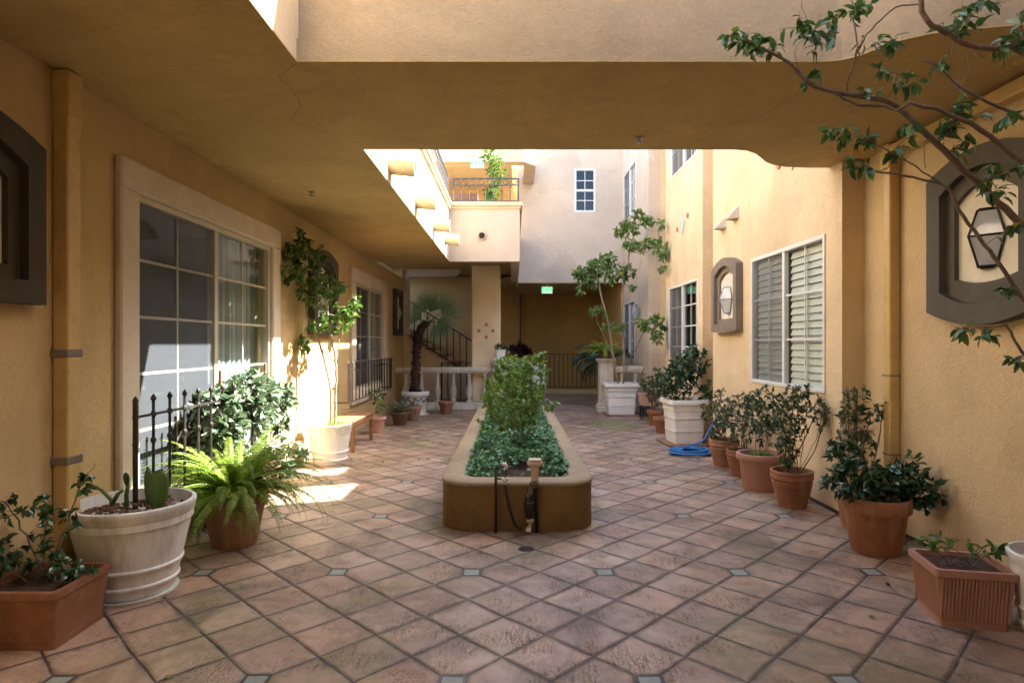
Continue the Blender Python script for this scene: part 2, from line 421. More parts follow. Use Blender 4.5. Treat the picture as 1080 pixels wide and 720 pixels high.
M['brown'] = mat_basic('niche_brown_paint', (.085, .077, .067), .75, bump=.4, var=.2)
M['brown2'] = mat_basic('niche_faded_paint', (.20, .165, .13), .8, bump=.4, var=.2)
M['brown3'] = mat_basic('niche_dark_paint', (.055, .042, .032), .75, bump=.4, var=.2)
M['white'] = mat_basic('white_window_vinyl', (.72, .73, .72), .35, var=.06)
M['vinyl'] = mat_basic('cream_window_vinyl', (.52, .47, .38), .4, var=.1)
M['blind'] = mat_basic('blind_slat', (.82, .82, .76), .5, var=.06)
M['curtain'] = mat_basic('curtain_cloth', (.42, .44, .43), .85, var=.08, scale=3)
M['dark'] = mat_basic('unlit_black', (.02, .018, .016), .9, var=.3)  # near black stands in for the darkness of rooms and drain hole
M['glass'] = mat_glass('window_glass')
M['screenw'] = mat_screen('insect_screen', (.15, .17, .20), .30)
M['screeng'] = mat_screen('grey_insect_screen', (.12, .125, .135), .45)
M['iron'] = mat_basic('black_iron', (.018, .016, .016), .45, .3, var=.3, bump=.15)
M['rustiron'] = mat_basic('weathered_iron', (.035, .028, .026), .5, .2, var=.35, dirt=(.10, .045, .02, .4), bump=.25)
M['bluerail'] = mat_basic('slate_painted_rail', (.065, .066, .075), .5, .1, var=.15)
M['terra'] = mat_basic('terracotta_clay', (.34, .14, .072), .75, var=.3, scale=4, dirt=(.45, .34, .27, .6), bump=.25, streak=True)
M['terra2'] = mat_basic('weathered_terracotta', (.36, .175, .11), .8, var=.25, scale=5, dirt=(.42, .36, .30, .65), bump=.3, streak=True)
M['pink'] = mat_basic('pink_plastic', (.42, .215, .165), .6, var=.12, dirt=(.35, .26, .22, .35), bump=.1)
M['pinkpale'] = mat_basic('pale_pink_clay', (.60, .36, .27), .7, var=.12, dirt=(.5, .4, .33, .4), bump=.15)
M['brownpot'] = mat_basic('dark_brown_clay', (.15, .075, .045), .7, var=.3, dirt=(.22, .16, .12, .4), bump=.25)
M['whitepot'] = mat_basic('white_resin_pot', (.83, .84, .84), .45, var=.06, scale=3, dirt=(.48, .43, .34, .3), bump=.05, streak=True)
M['terrad'] = mat_basic('shaded_terracotta_plastic', (.235, .095, .045), .6, var=.2, dirt=(.35, .22, .15, .4), bump=.1)  # terracotta darkened; the dim corner's shade is in the colour
M['dirtypot'] = mat_basic('grimy_white_pot', (.74, .75, .74), .6, var=.12, scale=4, dirt=(.33, .28, .22, .6), bump=.15, streak=True)
M['soil'] = mat_basic('potting_soil', (.075, .045, .03), .95, var=.5, scale=30, bump=1.0, bscale=60, dist=.02)
M['bark'] = mat_basic('pale_bark', (.33, .26, .19), .85, var=.3, scale=20, bump=.5, bscale=50)
M['barkd'] = mat_basic('grey_brown_bark', (.20, .15, .12), .85, var=.35, scale=20, bump=.5, bscale=50)
M['palmbark'] = mat_basic('palm_bark', (.075, .045, .03), .95, var=.5, scale=25, bump=1.0, bscale=40, dist=.02)
M['stone'] = mat_basic('cast_stone', (.66, .62, .55), .85, var=.15, scale=4, dirt=(.16, .14, .12, .65), bump=.4, streak=True)
M['planter'] = mat_stucco('planter_brown_stucco', (.215, .13, .05), bstr=.6, stain=.35)
M['rim'] = mat_basic('skylit_planter_cap', (.29, .225, .135), .75, var=.2, scale=5, dirt=(.22, .14, .07, .4), bump=.35, bscale=60)  # worn pale tone, also lightened for the skylight on top
M['wood'] = mat_basic('bench_wood', (.28, .14, .07), .55, var=.3, scale=12, bump=.3)
M['hose'] = mat_basic('blue_hose', (.02, .20, .55), .35, var=.1)
M['pvc'] = mat_basic('white_pvc', (.78, .76, .72), .35, var=.08)
M['tan'] = mat_basic('tan_plastic', (.52, .41, .28), .5, var=.12)
M['black'] = mat_basic('black_rubber', (.015, .015, .016), .4, var=.2)
M['grayfit'] = mat_basic('dull_brass_fitting', (.12, .10, .08), .5, .3, var=.3, bump=.3)
M['mosaic'] = mat_basic('pale_niche_back', (.74, .70, .62), .7, var=.12)
M['lglass'] = mat_basic('frosted_lantern_glass', (.50, .53, .57), .08, var=.25, spec=.7)
M['lgray'] = mat_basic('lantern_grey_paint', (.30, .30, .31), .45, .2, var=.1)
M['paledia'] = mat_basic('pale_green_tile', (.48, .56, .50), .35, var=.1)
M['redtile'] = mat_basic('red_round_tile', (.50, .16, .12), .45, var=.2)
M['roof'] = mat_basic('canale_clay', (.68, .56, .38), .85, var=.25, bump=.4, dirt=(.3, .18, .08, .4))
M['stair'] = mat_basic('stair_tile', (.33, .15, .09), .7, var=.25, dirt=(.4, .3, .2, .4))
M['lavender'] = mat_basic('lit_lilac_plaster', (.66, .60, .62), .9, var=.06, bump=.3)  # pale tint stands in for light falling in the stair opening
M['green'] = mat_basic('sign_green', (.02, .42, .14), .4, var=.02)
M['crack'] = mat_basic('crack_filler', (.10, .055, .02), .95, var=.3)
M['metal'] = mat_basic('chrome_metal', (.55, .55, .55), .25, .9, var=.05)
M['slate'] = mat_basic('dark_slate_box', (.06, .065, .08), .6, var=.2)
M['l_ficus'] = mat_leaf('ficus_leaf', (.035, .085, .018), (.12, .24, .045), (.35, .35, .05), .32, .32)
M['l_ficusd'] = mat_leaf('dark_ficus_leaf', (.03, .075, .028), (.11, .23, .07), (.30, .26, .03), .28, .22)
M['l_shrub'] = mat_leaf('bright_shrub_leaf', (.04, .10, .018), (.19, .33, .065), (.36, .42, .10), .42, .38)
M['l_gloss'] = mat_leaf('glossy_dark_leaf', (.020, .060, .024), (.065, .14, .065), (.16, .22, .05), .20, .18)
M['l_light'] = mat_leaf('light_ficus_leaf', (.07, .145, .035), (.22, .34, .09), (.45, .42, .12), .34, .32)
M['l_sunny'] = mat_leaf('sun_glint_leaf', (.05, .10, .055), (.22, .30, .20), (.30, .36, .28), .27, .15, .25)  # leaf colour paled to stand in for sun glints
M['l_vine'] = mat_leaf('vine_leaf', (.035, .065, .026), (.10, .155, .07), (.12, .20, .04), .34, .25, .05)
M['l_ground'] = mat_leaf('ground_cover_leaf', (.03, .11, .045), (.13, .31, .13), (.14, .28, .09), .36, .25)
M['l_fern'] = mat_leaf('fern_leaf', (.11, .185, .022), (.27, .36, .065), (.34, .34, .06), .5, .42)
M['l_ferny'] = mat_leaf('lime_fern_leaf', (.13, .22, .02), (.32, .42, .06), (.42, .44, .08), .5, .42)
M['l_palm'] = mat_leaf('palm_blade', (.06, .12, .055), (.17, .27, .13), (.2, .2, .08), .4, .25)
M['l_palmd'] = mat_leaf('dark_palm_blade', (.010, .035, .018), (.03, .075, .035), (.1, .1, .04), .4, .2)
M['l_agave'] = mat_leaf('agave_blade', (.085, .13, .09), (.20, .25, .17), (.3, .3, .15), .5, .1)
M['l_grass'] = mat_leaf('grass_blade', (.10, .17, .03), (.26, .34, .08), (.4, .38, .15), .5, .35)
M['l_cactus'] = mat_leaf('cactus_pad', (.045, .11, .022), (.10, .19, .04), (.12, .2, .05), .45, .05)
M['l_maroon'] = mat_leaf('maroon_leaf', (.035, .010, .012), (.08, .025, .02), (.1, .04, .03), .4, .2)
# ------------------------------------------------------------------ the ground
def sheet(name, x0, x1, y0, y1, z, m, kind='structure'):
    o = MB().add([(x0,y0,z),(x1,y0,z),(x1,y1,z),(x0,y1,z)], [(0,1,2,3)]).build(name, m)
    return tag(o, kind=kind)
sheet('ground', -60, 60, -60, 60, -.012, mat_basic('packed_ground', (.12, .10, .08), .95, bump=.3))
sheet('paving', -3.0, 6.0, -7.4, 20.2, 0, M['floor'])

ZC = 3.08          # soffit height
XL, XE = -2.65, -1.21

def win(parent, ax, t, s, u0, u1, z0, z1, rows, fm, screen=None, smat=None, trim=None, blinds=False, curtain=None, cols=2, double_hung=False, label=None, gap=.045, bars=True):
    """a window in a wall plane; s = outward direction of the wall normal. u is y for walls facing x.
    screen: 0 or 1, which half carries the insect screen. curtain: (ua, ub)"""
    def bx(mb, d0, d1, a, b, c, e, bev=0):
        if ax == 'x': mb.box(t+s*d0, t+s*d1, a, b, c, e, bev)
        else: mb.box(a, b, t+s*d0, t+s*d1, c, e, bev)
        return mb
    fr = MB(); fw = gap
    for q in ((u0, u1, z0, z0+fw), (u0, u1, z1-fw, z1), (u0, u0+fw, z0+fw, z1-fw), (u1-fw, u1, z0+fw, z1-fw)):
        bx(fr, -.05, .012, *q, bev=.004)
    mid = (u0+u1)/2; zm = (z0+z1)/2
    if double_hung: bx(fr, -.045, .004, u0+fw, u1-fw, zm-.03, zm+.03, bev=.004)
    else:
        bx(fr, -.045, .006, mid-.028, mid+.028, z0+fw, z1-fw, bev=.004)
    w = fr.build('window', fm, parent)
    if label: w['label'] = label
    halves = [(u0+fw, mid-.028), (mid+.028, u1-fw)] if not double_hung else [(u0+fw, u1-fw)]
    if bars:
        mb = MB()
        for (a, b) in halves:
            for r in range(1, rows):
                z = z0+fw+(z1-z0-2*fw)*r/rows
                if double_hung and abs(z-zm) < .05: continue
                bx(mb, -.027, -.017, a, b, z-.010, z+.010)
            for c in range(1, cols):
                u = a+(b-a)*c/cols
                bx(mb, -.0255, -.0185, u-.008, u+.008, z0+fw, z1-fw)
        mb.build('glazing_bar', fm, w)
    for (a, b) in halves:
        g = MB(); P = [(-.032, a, z0+fw), (-.032, b, z0+fw), (-.032, b, z1-fw), (-.032, a, z1-fw)]
        g.add([(t+s*d, u, z) if ax == 'x' else (u, t+s*d, z) for d, u, z in P], [(0,1,2,3)]).build('pane', M['glass'], w)
    if screen is not None:
        a, b = halves[screen]
        g = MB(); P = [(-.008, a, z0+fw), (-.008, b, z0+fw), (-.008, b, z1-fw), (-.008, a, z1-fw)]
        g.add([(t+s*d, u, z) if ax == 'x' else (u, t+s*d, z) for d, u, z in P], [(0,1,2,3)]).build('insect_screen', smat, w)
    # room painted near black to read unlit, open towards the glass
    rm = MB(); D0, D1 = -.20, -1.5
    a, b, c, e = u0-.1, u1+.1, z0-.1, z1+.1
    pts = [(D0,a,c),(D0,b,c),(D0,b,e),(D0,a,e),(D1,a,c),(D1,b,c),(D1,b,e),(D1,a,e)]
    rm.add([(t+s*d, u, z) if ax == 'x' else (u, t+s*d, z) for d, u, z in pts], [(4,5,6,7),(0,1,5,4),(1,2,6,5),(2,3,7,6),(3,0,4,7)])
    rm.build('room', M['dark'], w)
    if blinds:
        bl = MB(); pitch = .072
        for (a, b) in halves:
            k = 0; z = z0+fw+.03
            while z < z1-fw-.02:
                P = []
                for uu in (a+.02, b-.02):
                    for (d, dz) in ((-.052, -.034), (-.072, .030), (-.076, .036), (-.056, -.028)):
                        P.append((d, uu, z+dz))
                bl.add([(t+s*d, u, zz) if ax == 'x' else (u, t+s*d, zz) for d, u, zz in P], [(0,1,5,4),(1,2,6,5),(2,3,7,6),(3,0,4,7),(0,3,2,1),(4,5,6,7)])
                z += pitch
            bx(bl, -.050, -.045, (a+b)/2-.008, (a+b)/2+.008, z0+fw+.03, z1-fw-.04)
        bl.build('blinds', M['blind'], w)
    if curtain:
        a, b = curtain; n = 60; vs = []; fs = []
        for i in range(n+1):
            u = a+(b-a)*i/n; d = -.19+.035*math.sin(i*.9)+.012*math.sin(i*2.3)
            for z in (z0-.05, z1+.02):
                vs.append((t+s*d, u, z) if ax == 'x' else (u, t+s*d, z))
        for i in range(n): fs.append((2*i, 2*i+2, 2*i+3, 2*i+1))
        MB().add(vs, fs).build('curtain', M['curtain'], w, smooth='all')
    if trim:
        tw, td = trim
        tr = MB(); 
        bx(tr, 0, td, u0-tw, u1+tw, z1, z1+tw, bev=.012)
        bx(tr, 0, td, u0-tw, u1+tw, z0-tw, z0, bev=.012)
        bx(tr, 0, td-.002, u0-tw, u0, z0, z1, bev=.012); bx(tr, 0, td-.002, u1, u1+tw, z0, z1, bev=.012)
        tr.build('window_surround', M['trim'], w)
    return w

# ------------------------------------------------------------------ wing with the low soffit
wl = empty('apartment_wing', (XL, 4, 0)); wl.location = (0, 0, 0)
tag(wl, 'ochre stucco building wing whose low soffit shelters two large cream-trimmed sliding windows', 'building')
w1 = (4.31, 6.72, .42, 2.55); w2 = (10.30, 12.60, .72, 2.52)
MB().holed('x', XL-.2, XL, -7, 14.9, -.01, ZC, [w1, w2]).build('wall', M['ochre'], wl)
MB().box(XL-.2, XE, -7, 12.0, ZC, ZC+.006).box(XL-.2, XE-.2, -7, 12.0, ZC+.0065, ZC+.2).build('soffit', M['soffl'], wl)
MB().box(XE-.2, XE, -7, 12.0, ZC+.0065, 4.06).build('balcony_parapet', M['cream'], wl)
MB().box(XE-.23, XE+.035, -7, 11.86, 4.06, 4.13, .012).box(XE-.23, XE+.06, -7, 11.85, 4.132, 4.2, .012).build('coping', M['cream'], wl)
MB().box(XL-.6, XL-.2, -7, 16, ZC+.2, 7.0).build('upper_wall', M['peach'], wl)
win(wl, 'x', XL, 1, *w1, 5, M['vinyl'], screen=0, smat=M['screenw'], trim=(.21, .055), curtain=(5.75, 6.75), label='wide sliding window with its sunlit screened half nearest the camera')
win(wl, 'x', XL, 1, *w2, 4, M['vinyl'], screen=0, smat=M['screeng'], trim=(.24, .055), curtain=(12.2, 12.6), label='farther sliding window behind the hanging iron guard')
cr = MB()
def crack(pts, w=.004):
    P = [(-(540-x)/F*((ZC-H)*F/(362-y)), (ZC-H)*F/(362-y)) for x, y in pts]
    rg = random.Random(3); Q = []
    for a, b in zip(P, P[1:]):
        for k in range(5):
            f = k/5; Q.append((a[0]+(b[0]-a[0])*f+rg.uniform(-.006, .006), a[1]+(b[1]-a[1])*f+rg.uniform(-.006, .006)))
    Q.append(P[-1]); vs = []; fs = []
    for i, (x, y) in enumerate(Q):
        j = min(i+1, len(Q)-1); h = max(i-1, 0)
        dx, dy = Q[j][0]-Q[h][0], Q[j][1]-Q[h][1]; l = math.hypot(dx, dy) or 1
        ww = w*(.4+.6*rg.random())
        vs += [(x-dy/l*ww/2, y+dx/l*ww/2, ZC-.0015), (x+dy/l*ww/2, y-dx/l*ww/2, ZC-.0015)]
    for i in range(len(Q)-1): fs.append((2*i, 2*i+2, 2*i+3, 2*i+1))
    cr.add(vs, fs)
crack([(312, 67), (303, 74), (293, 81), (305, 91), (314, 104), (317, 111), (309, 122), (306, 129), (322, 133), (340, 138), (360, 147)])
cr.build('ceiling_crack', M['crack'], wl)

# ------------------------------------------------------------------ bridge
br = empty('footbridge')
tag(br, 'cream stucco footbridge crossing overhead with a flat brown underside and flared corner', 'bridge')
back = [(1.80, 5.03), (1.93, 5.06), (2.03, 5.14), (2.12, 5.25), (2.21, 5.37), (2.31, 5.46), (2.45, 5.525), (2.65, 5.55), (2.857, 5.555)]
front = [(3.045, 3.03), (2.7, 3.04), (2.42, 3.08), (2.22, 3.12), (2.12, 3.16), (2.03, 3.22), (1.97, 3.30), (1.91, 3.39), (1.84, 3.445), (1.76, 3.46)]
def outline(e):
    return [(XE, 5.03-e)]+[(x, y-e) for x, y in back]+[(2.857, 5.335), (3.045, 5.335)]+[(x, y+e) for x, y in front]+[(XE, 3.46+e)]
MB().prism(outline(.0), ZC, ZC+.006).build('underside', M['soffl'], br)
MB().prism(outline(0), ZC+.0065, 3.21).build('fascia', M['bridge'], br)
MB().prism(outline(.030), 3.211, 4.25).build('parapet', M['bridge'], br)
cr = MB()
crack([(848, 92), (838, 101), (826, 108), (812, 117), (800, 123)], .003)
cr.build('ceiling_crack', M['crack'], br)

b2 = empty('footbridge'); tag(b2, 'unseen cream slab added behind the camera to darken the near courtyard', 'bridge')  # added out of view to shade the near courtyard
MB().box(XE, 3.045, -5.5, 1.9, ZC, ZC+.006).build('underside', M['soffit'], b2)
MB().box(XE, 3.045, -5.5, 1.9, ZC+.0065, 3.9).build('parapet', M['cream'], b2)
# ------------------------------------------------------------------ wing with the stepped facade
wr = empty('stepped_wing')
tag(wr, 'cream stucco building wing stepping back along the potted plants with white framed windows', 'building')
XN, XA = 3.05, 2.86; XB = XC = XA; XR = 3.12
MB().box(XN, XN+.25, -7, 5.34, -.01, 6.7).build('near_wall', M['pale'], wr)
ra = (5.62, 7.36, 1.04, 2.50); rb = (9.48, 11.22, 1.07, 2.50); rc = (14.35, 15.75, 1.09, 2.50)
ub = (9.48, 11.06, 4.43, 5.72); uc = (14.2, 15.75, 4.53, 5.75); ud = (14.9, 15.7, 6.27, 7.2)
MB().holed('x', XA, XA+.25, 5.34, 8.77, -.01, 4.96, [ra]).build('wall', M['cream'], wr)
MB().holed('x', XA, XA+.25, 9.25, 11.47, -.01, 5.95, [rb, ub]).build('wall', M['cream'], wr)
MB().holed('x', XA, XA+.25, 12.9, 16.0, -.01, 7.9, [rc, uc, ud]).build('wall', M['peach'], wr)
MB().box(XA, XA+.25, 5.34, 7.5, 4.961, 6.0).build('upper_wall', M['cream'], wr)  # unseen upper storey, height set to shape the floor's sun patch
MB().box(XA, XA+.25, 8.3, 8.77, 4.961, 6.0).build('upper_wall', M['cream'], wr)  # unseen block added to shorten the sun patch on the floor
MB().box(XA+.25, 8, 7.3, 7.5, 4.961, 6.0).build('return_wall', M['cream'], wr)
MB().box(XR, XR+.2, 8.65, 9.40, -.01, 5.6).build('recess_wall', M['ochre'], wr)
MB().box(XR+.1, XR+.3, 11.40, 13.0, -.01, 7.9).build('recess_wall', M['ochre'], wr)
MB().box(XA+.25, XR+.1, 11.33, 11.47, -.01, 5.95).build('return_wall', M['cream'], wr)
MB().box(XA+.25, XR+.1, 12.9, 13.0, -.01, 7.9).build('return_wall', M['cream'], wr)
MB().box(XA+.25, 3.30, 5.34, 5.44, -.01, 6.0).build('return_wall', M['cream'], wr)
MB().box(XN+.25, 8, 5.1, 5.34, -.01, 6.7).build('return_wall', M['ochre'], wr)
MB().box(XR+.3, 8, 11.5, 11.7, 5.0, 7.9).build('return_wall', M['cream'], wr)  # unseen tall front, its height kept to shade the opposite wall
for x0, y0, y1, z in ((XA+.25, 7.5, 8.77, 4.955), (XA+.25, 5.44, 7.3, 5.995), (XA+.25, 8.78, 11.33, 5.6), (XR+.3, 11.7, 16.2, 7.85), (XN+.25, -7, 5.1, 6.69)):
    MB().box(x0+.01, 8, y0, y1, z-.16, z).build('roof', M['soffit'], wr)  # unseen roofs added to shade the inside of the wing
win(wr, 'x', XA, -1, *ra, 3, M['white'], screen=1, smat=M['screeng'], blinds=True, gap=.04, label='nearest white framed window with louvred blinds')
win(wr, 'x', XB, -1, *rb, 4, M['white'], screen=1, smat=M['screeng'], curtain=(9.6, 10.1), gap=.035, label='middle ground floor window with grid bars')
win(wr, 'x', XC, -1, *rc, 3, M['white'], screen=1, smat=M['screeng'], gap=.03, label='farthest ground floor window')
win(wr, 'x', XB, -1, *ub, 3, M['white'], screen=1, smat=M['screeng'], curtain=(9.6, 10.2), gap=.035, label='upper window over the diamond tile')
win(wr, 'x', XC, -1, *uc, 3, M['white'], screen=1, smat=M['screeng'], blinds=True, gap=.03, label='upper window at the end of the facade')
win(wr, 'x', XC, -1, *ud, 3, M['white'], gap=.03, label='top floor window at the end of the facade')
sb = MB().box(XA-.004, XA-.001, 5.36, 8.75, 0, .035).box(XN-.004, XN-.001, 2.2, 5.33, 0, .03); sb.build('gap_shade_strip', M['brown3'], wr)  # dark strips painted for the shade of the wall base gap
# sunk tile ornaments on the facade
def tile_ornament(X, y, z, k, lab):
    e = empty('tile_ornament', (X, y, z), label=lab, cat='wall tile')
    MB().prism([(0, .2*k), (.17*k, 0), (0, -.2*k), (-.17*k, 0)], -.014, -.001, 'x').build('diamond_tile', M['paledia'], e)
    for sy, dz in ((-.42, .055), (.42, -.055)):
        c = [(sy*k*.75+.045*math.cos(a*math.pi/8), dz*k+.045*math.sin(a*math.pi/8)) for a in range(16)]
        MB().prism(c, -.018, -.001, 'x').build('round_tile', M['redtile'], e)
tile_ornament(XB, 10.33, 3.52, 1.0, 'pale diamond tile with two red dots below the upper window')
tile_ornament(XA, 6.28, 3.46, 1.0, 'pale diamond tile with red dots half hidden behind the bridge edge')

# ------------------------------------------------------------------ rear wing
wb = empty('rear_wing')
tag(wb, 'peach stucco rear wing with one small grid window above the dark passage', 'building')
rw = (1.62, 2.17, 4.90, 6.03)
MB().holed('y', 16.0, 16.25, .15, XA, ZC, 6.7, [rw]).build('wall', M['peach'], wb)
MB().box(-5, .15, 16.5, 16.7, 3.3, 6.2).build('loggia_wall', M['ochre'], wb)
win(wb, 'y', 16.0, -1, *rw, 4, M['white'], double_hung=True, gap=.05, label='small white double hung window')
# upper gallery lintel
MB().box(-3.2, .28, 14.0, 14.3, 5.62, 6.1).box(-3.2, .0, 14.3, 16.5, 5.60, 5.8).build('lintel', M['cream'], wb)
MB().prism([(.28, 14.0), (.55, 14.3), (.55, 15.99), (.28, 15.99)], 5.62, 6.1).build('lintel_corner', M['peach'], wb)
# passage under it
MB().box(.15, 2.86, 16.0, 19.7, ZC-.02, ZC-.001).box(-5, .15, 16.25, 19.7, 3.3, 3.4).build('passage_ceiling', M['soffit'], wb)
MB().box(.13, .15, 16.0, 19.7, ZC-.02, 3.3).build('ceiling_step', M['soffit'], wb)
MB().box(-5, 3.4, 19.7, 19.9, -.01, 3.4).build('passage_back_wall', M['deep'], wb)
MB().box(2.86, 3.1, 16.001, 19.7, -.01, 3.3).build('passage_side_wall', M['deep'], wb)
# balcony box with its pillar
MB().box(-1.21, .15, 11.9, 12.1, ZC, 4.14).box(-.02, .15, 12.1, 16.0, ZC, 4.14).build('balcony_box', M['peach'], wb)
MB().box(XE+.062, .20, 11.85, 12.12, 4.142, 4.22, .012).box(-.05, .20, 12.12, 16.0, 4.142, 4.22, .012).box(-1.21, .175, 11.875, 12.11, 4.09, 4.139, .01).build('coping', M['cream'], wb)
MB().box(-3.4, -.02, 12.1, 16.5, 3.3, 3.42).box(-3.4, -1.21, 11.98, 12.1, ZC+.1, 3.42).build('gallery_floor', M['soffl'], wb)
pl = MB().box(-.925, -.27, 14.15, 14.75, -.01, 3.3, .02).build('pillar', M['column'], wb)
for dx, dz in ((0, .14), (-.17, 0), (.15, 0), (0, -.145)):
    c = [(-.59+dx+.042*math.cos(a*math.pi/8), 1.79+dz+.042*math.sin(a*math.pi/8)) for a in range(16)]
    MB().prism(c, 14.135, 14.149, 'y').build('round_tile', M['redtile'], pl)
MB().box(-3.2, -2.65, 14.9, 15.1, -.01, 3.3).build('stair_side_wall', M['ochre'], wb)
# lit face of the stair opening, light put into its pale colour, rounded inner corner
top = [(-2.75, 3.298), (-2.75, 1.7), (-2.50, 1.7), (-2.50, 3.13), (-1.42, 3.13)]+[(-1.42+.16*math.sin(R(a)), 3.29-.16*math.cos(R(a))) for a in range(15, 91, 15)]+[(-1.26, 3.298)]
MB().prism(top, 15.0, 15.14, 'y').build('opening_frame', M['lavender'], wb)
MB().box(-5, -.9, 16.6, 16.8, -.01, 3.3).build('stair_back_wall', M['ochre'], wb)
MB().box(-5, -4.8, 14.9, 16.6, -.01, 3.3).build('stair_end_wall', M['deep'], wb)

# scupper hole in the balcony box
sp = empty('drain_outlet', (-.58, 11.9, 3.575), label='round dark drain hole in the pale balcony box', cat='drain')
MB().lathe([(.085, 0), (.085, .03), (.062, .035), (.055, .0)], n=28).build('collar', M['peach'], sp).rotation_euler = (R(90), 0, 0)
h_ = MB().lathe([(.05, 0), (.05, .033)], n=24).build('hole', M['dark'], sp); h_.rotation_euler = (R(90), 0, 0)

# stairs
st = empty('staircase', (0, 0, 0)); tag(st, 'tiled staircase climbing to the left behind the white balustrade', 'stairs')
tr, rs = MB(), MB(); pf = [(.1, 0)]
rise, run = .172, .282
for k in range(13):
    x = .1-k*run; z = k*rise
    pf += [(x, z+rise-.03), (x-run, z+rise-.03)]
    tr.box(x-run, x+.02, 15.2, 16.55, z+rise-.03, z+rise, .006)
pf += [(.1-13*run, 0)]
MB().prism(pf, 15.22, 16.55, 'y').build('stair_body', M['cream'], st)
tr.build('tread', M['stair'], st)

# ------------------------------------------------------------------ wall behind the photographer
bw = MB().box(-3, 8, -7.4, -7, -.01, 6.5).build('garden_wall', M['cream'])
tag(bw, 'tall plain cream wall closing the near end of the courtyard', 'wall')

# ------------------------------------------------------------------ railings
def railing(name, p0, p1, z0, z1, pitch, m, label, cat='railing', rings=False, finial=False, balls=False, bar=.008, rail=.014, post_ends=True, slope=0, lowrail=0, group=None):
    "straight railing from p0 to p1 (x,y); slope = extra height at p1"
    e = empty(name, (p0[0], p0[1], z0 if z0 > .3 else 0), label=label, cat=cat, group=group)
    o = e.location
    L = math.hypot(p1[0]-p0[0], p1[1]-p0[1]); dx, dy = (p1[0]-p0[0])/L, (p1[1]-p0[1])/L
    def P(d, z): return (p0[0]+dx*d-o.x, p0[1]+dy*d-o.y, z+slope*d/L-o.z)
    def flat(mb, z, h, w):
        a, b = P(0, z), P(L, z); nx, ny = -dy*w, dx*w
        mb.add([(a[0]+nx,a[1]+ny,a[2]-h),(a[0]-nx,a[1]-ny,a[2]-h),(b[0]-nx,b[1]-ny,b[2]-h),(b[0]+nx,b[1]+ny,b[2]-h),
                (a[0]+nx,a[1]+ny,a[2]+h),(a[0]-nx,a[1]-ny,a[2]+h),(b[0]-nx,b[1]-ny,b[2]+h),(b[0]+nx,b[1]+ny,b[2]+h)],
               [(0,3,2,1),(4,5,6,7),(0,1,5,4),(1,2,6,5),(2,3,7,6),(3,0,4,7)])
    tp = MB(); flat(tp, z1, rail*.5, rail); tp.build('top_rail', m, e)
    bt = MB(); flat(bt, z0+lowrail, rail*.45, rail*.8)
    if rings: flat(bt, z1-.13, rail*.4, rail*.7)
    bt.build('bottom_rail', m, e)
    n = max(1, round(L/pitch))
    for k in range(n+1):
        d = L*k/n
        b = MB(); top = z1
        if rings and 0 < k < n: top = z1-.13
        if finial: top = z1+.09
        r = bar*(1.7 if (k in (0, n) and post_ends) else 1)
        zz = z0 if not (k in (0, n) and post_ends and z0 < .3) else 0
        b.tube([P(d, zz), P(d, top)], r, 6)
        if finial: b.lathe([(.001, -.02), (.014, -.012), (.018, 0), (.014, .012), (.002, .03)], P(d, top+.012), 8)
        if balls:
            for zb in (z1, z1-.17):
                b.lathe([(.002, -.03), (.016, -.012), (.019, 0), (.016, .012), (.002, .03)], P(d, zb), 8)
        b.build('baluster', m, e, smooth=True)
    if rings:
        for k in range(n):
            d = L*(k+.5)/n; b = MB(); c = Vector(P(d, z1-.065)); rr = .052
            pts = [c+Vector((dx*rr*math.cos(a*math.pi/7), dy*rr*math.cos(a*math.pi/7), rr*math.sin(a*math.pi/7))) for a in range(15)]
            b.tube(pts, .007, 4, False); b.build('ring', m, e)
    return e
railing('balcony_railing', (XE-.02, 6.0), (XE-.02, 11.8), 4.24, 4.70, .16, M['bluerail'], 'slate grey railing running along the top of the sunlit balcony parapet', rings=True)
railing('balcony_railing', (XE+.06, 11.98), (.12, 11.98), 4.26, 4.70, .165, M['bluerail'], 'slate grey ringed railing on top of the pale balcony box', rings=True, finial=False, bar=.01, rail=.02)
railing('stair_railing', (-.80, 15.15), (-2.72, 15.15), .62, 1.44, .155, M['iron'], 'black iron railing sloping up beside the tiled stairs', slope=1.22, bar=.013, rail=.032, lowrail=-.02)
railing('landing_railing', (-1.72, 15.08), (-.80, 15.08), .12, 1.03, .15, M['iron'], 'low level black railing at the foot of the stairs', bar=.012, rail=.018)
railing('passage_fence', (-.2, 18.4), (2.60, 18.4), .20, 1.19, .135, M['iron'], 'black iron fence crossing the dark passage', 'fence', bar=.011, rail=.02)
MB().box(-.3, 2.75, 18.32, 18.48, 0, .13).build('passage_kerb', M['ochre']); tag(bpy.data.objects['passage_kerb'], 'low ochre kerb under the passage fence', 'kerb')
f = railing('window_fence', (-2.34, 3.83), (-2.34, 5.75), .28, 1.04, .19, M['rustiron'], 'black iron fence with ball finials in front of the near window', 'fence', finial=True, balls=True, bar=.0095, rail=.013, lowrail=.05)
f = railing('window_guard', (-2.40, 9.05), (-2.40, 12.25), .63, 1.10, .21, M['rustiron'], 'hanging iron guard in front of the farther window', 'window guard', finial=True, bar=.0095, rail=.013)
mb = MB(); o = f.location
for d in (0, .06, .12, .18):
    mb.tube([(-.02-d, 3.2, -.08), (-.02-d, 3.2, .56)], .010, 6); 
mb.box(-.25, .01, 3.19, 3.21, -.01, .01).box(-.25, .01, 3.19, 3.21, .45, .47).box(-.25, .01, -.01, .01, -.01, .01)
mb.build('guard_return', M['rustiron'], f)

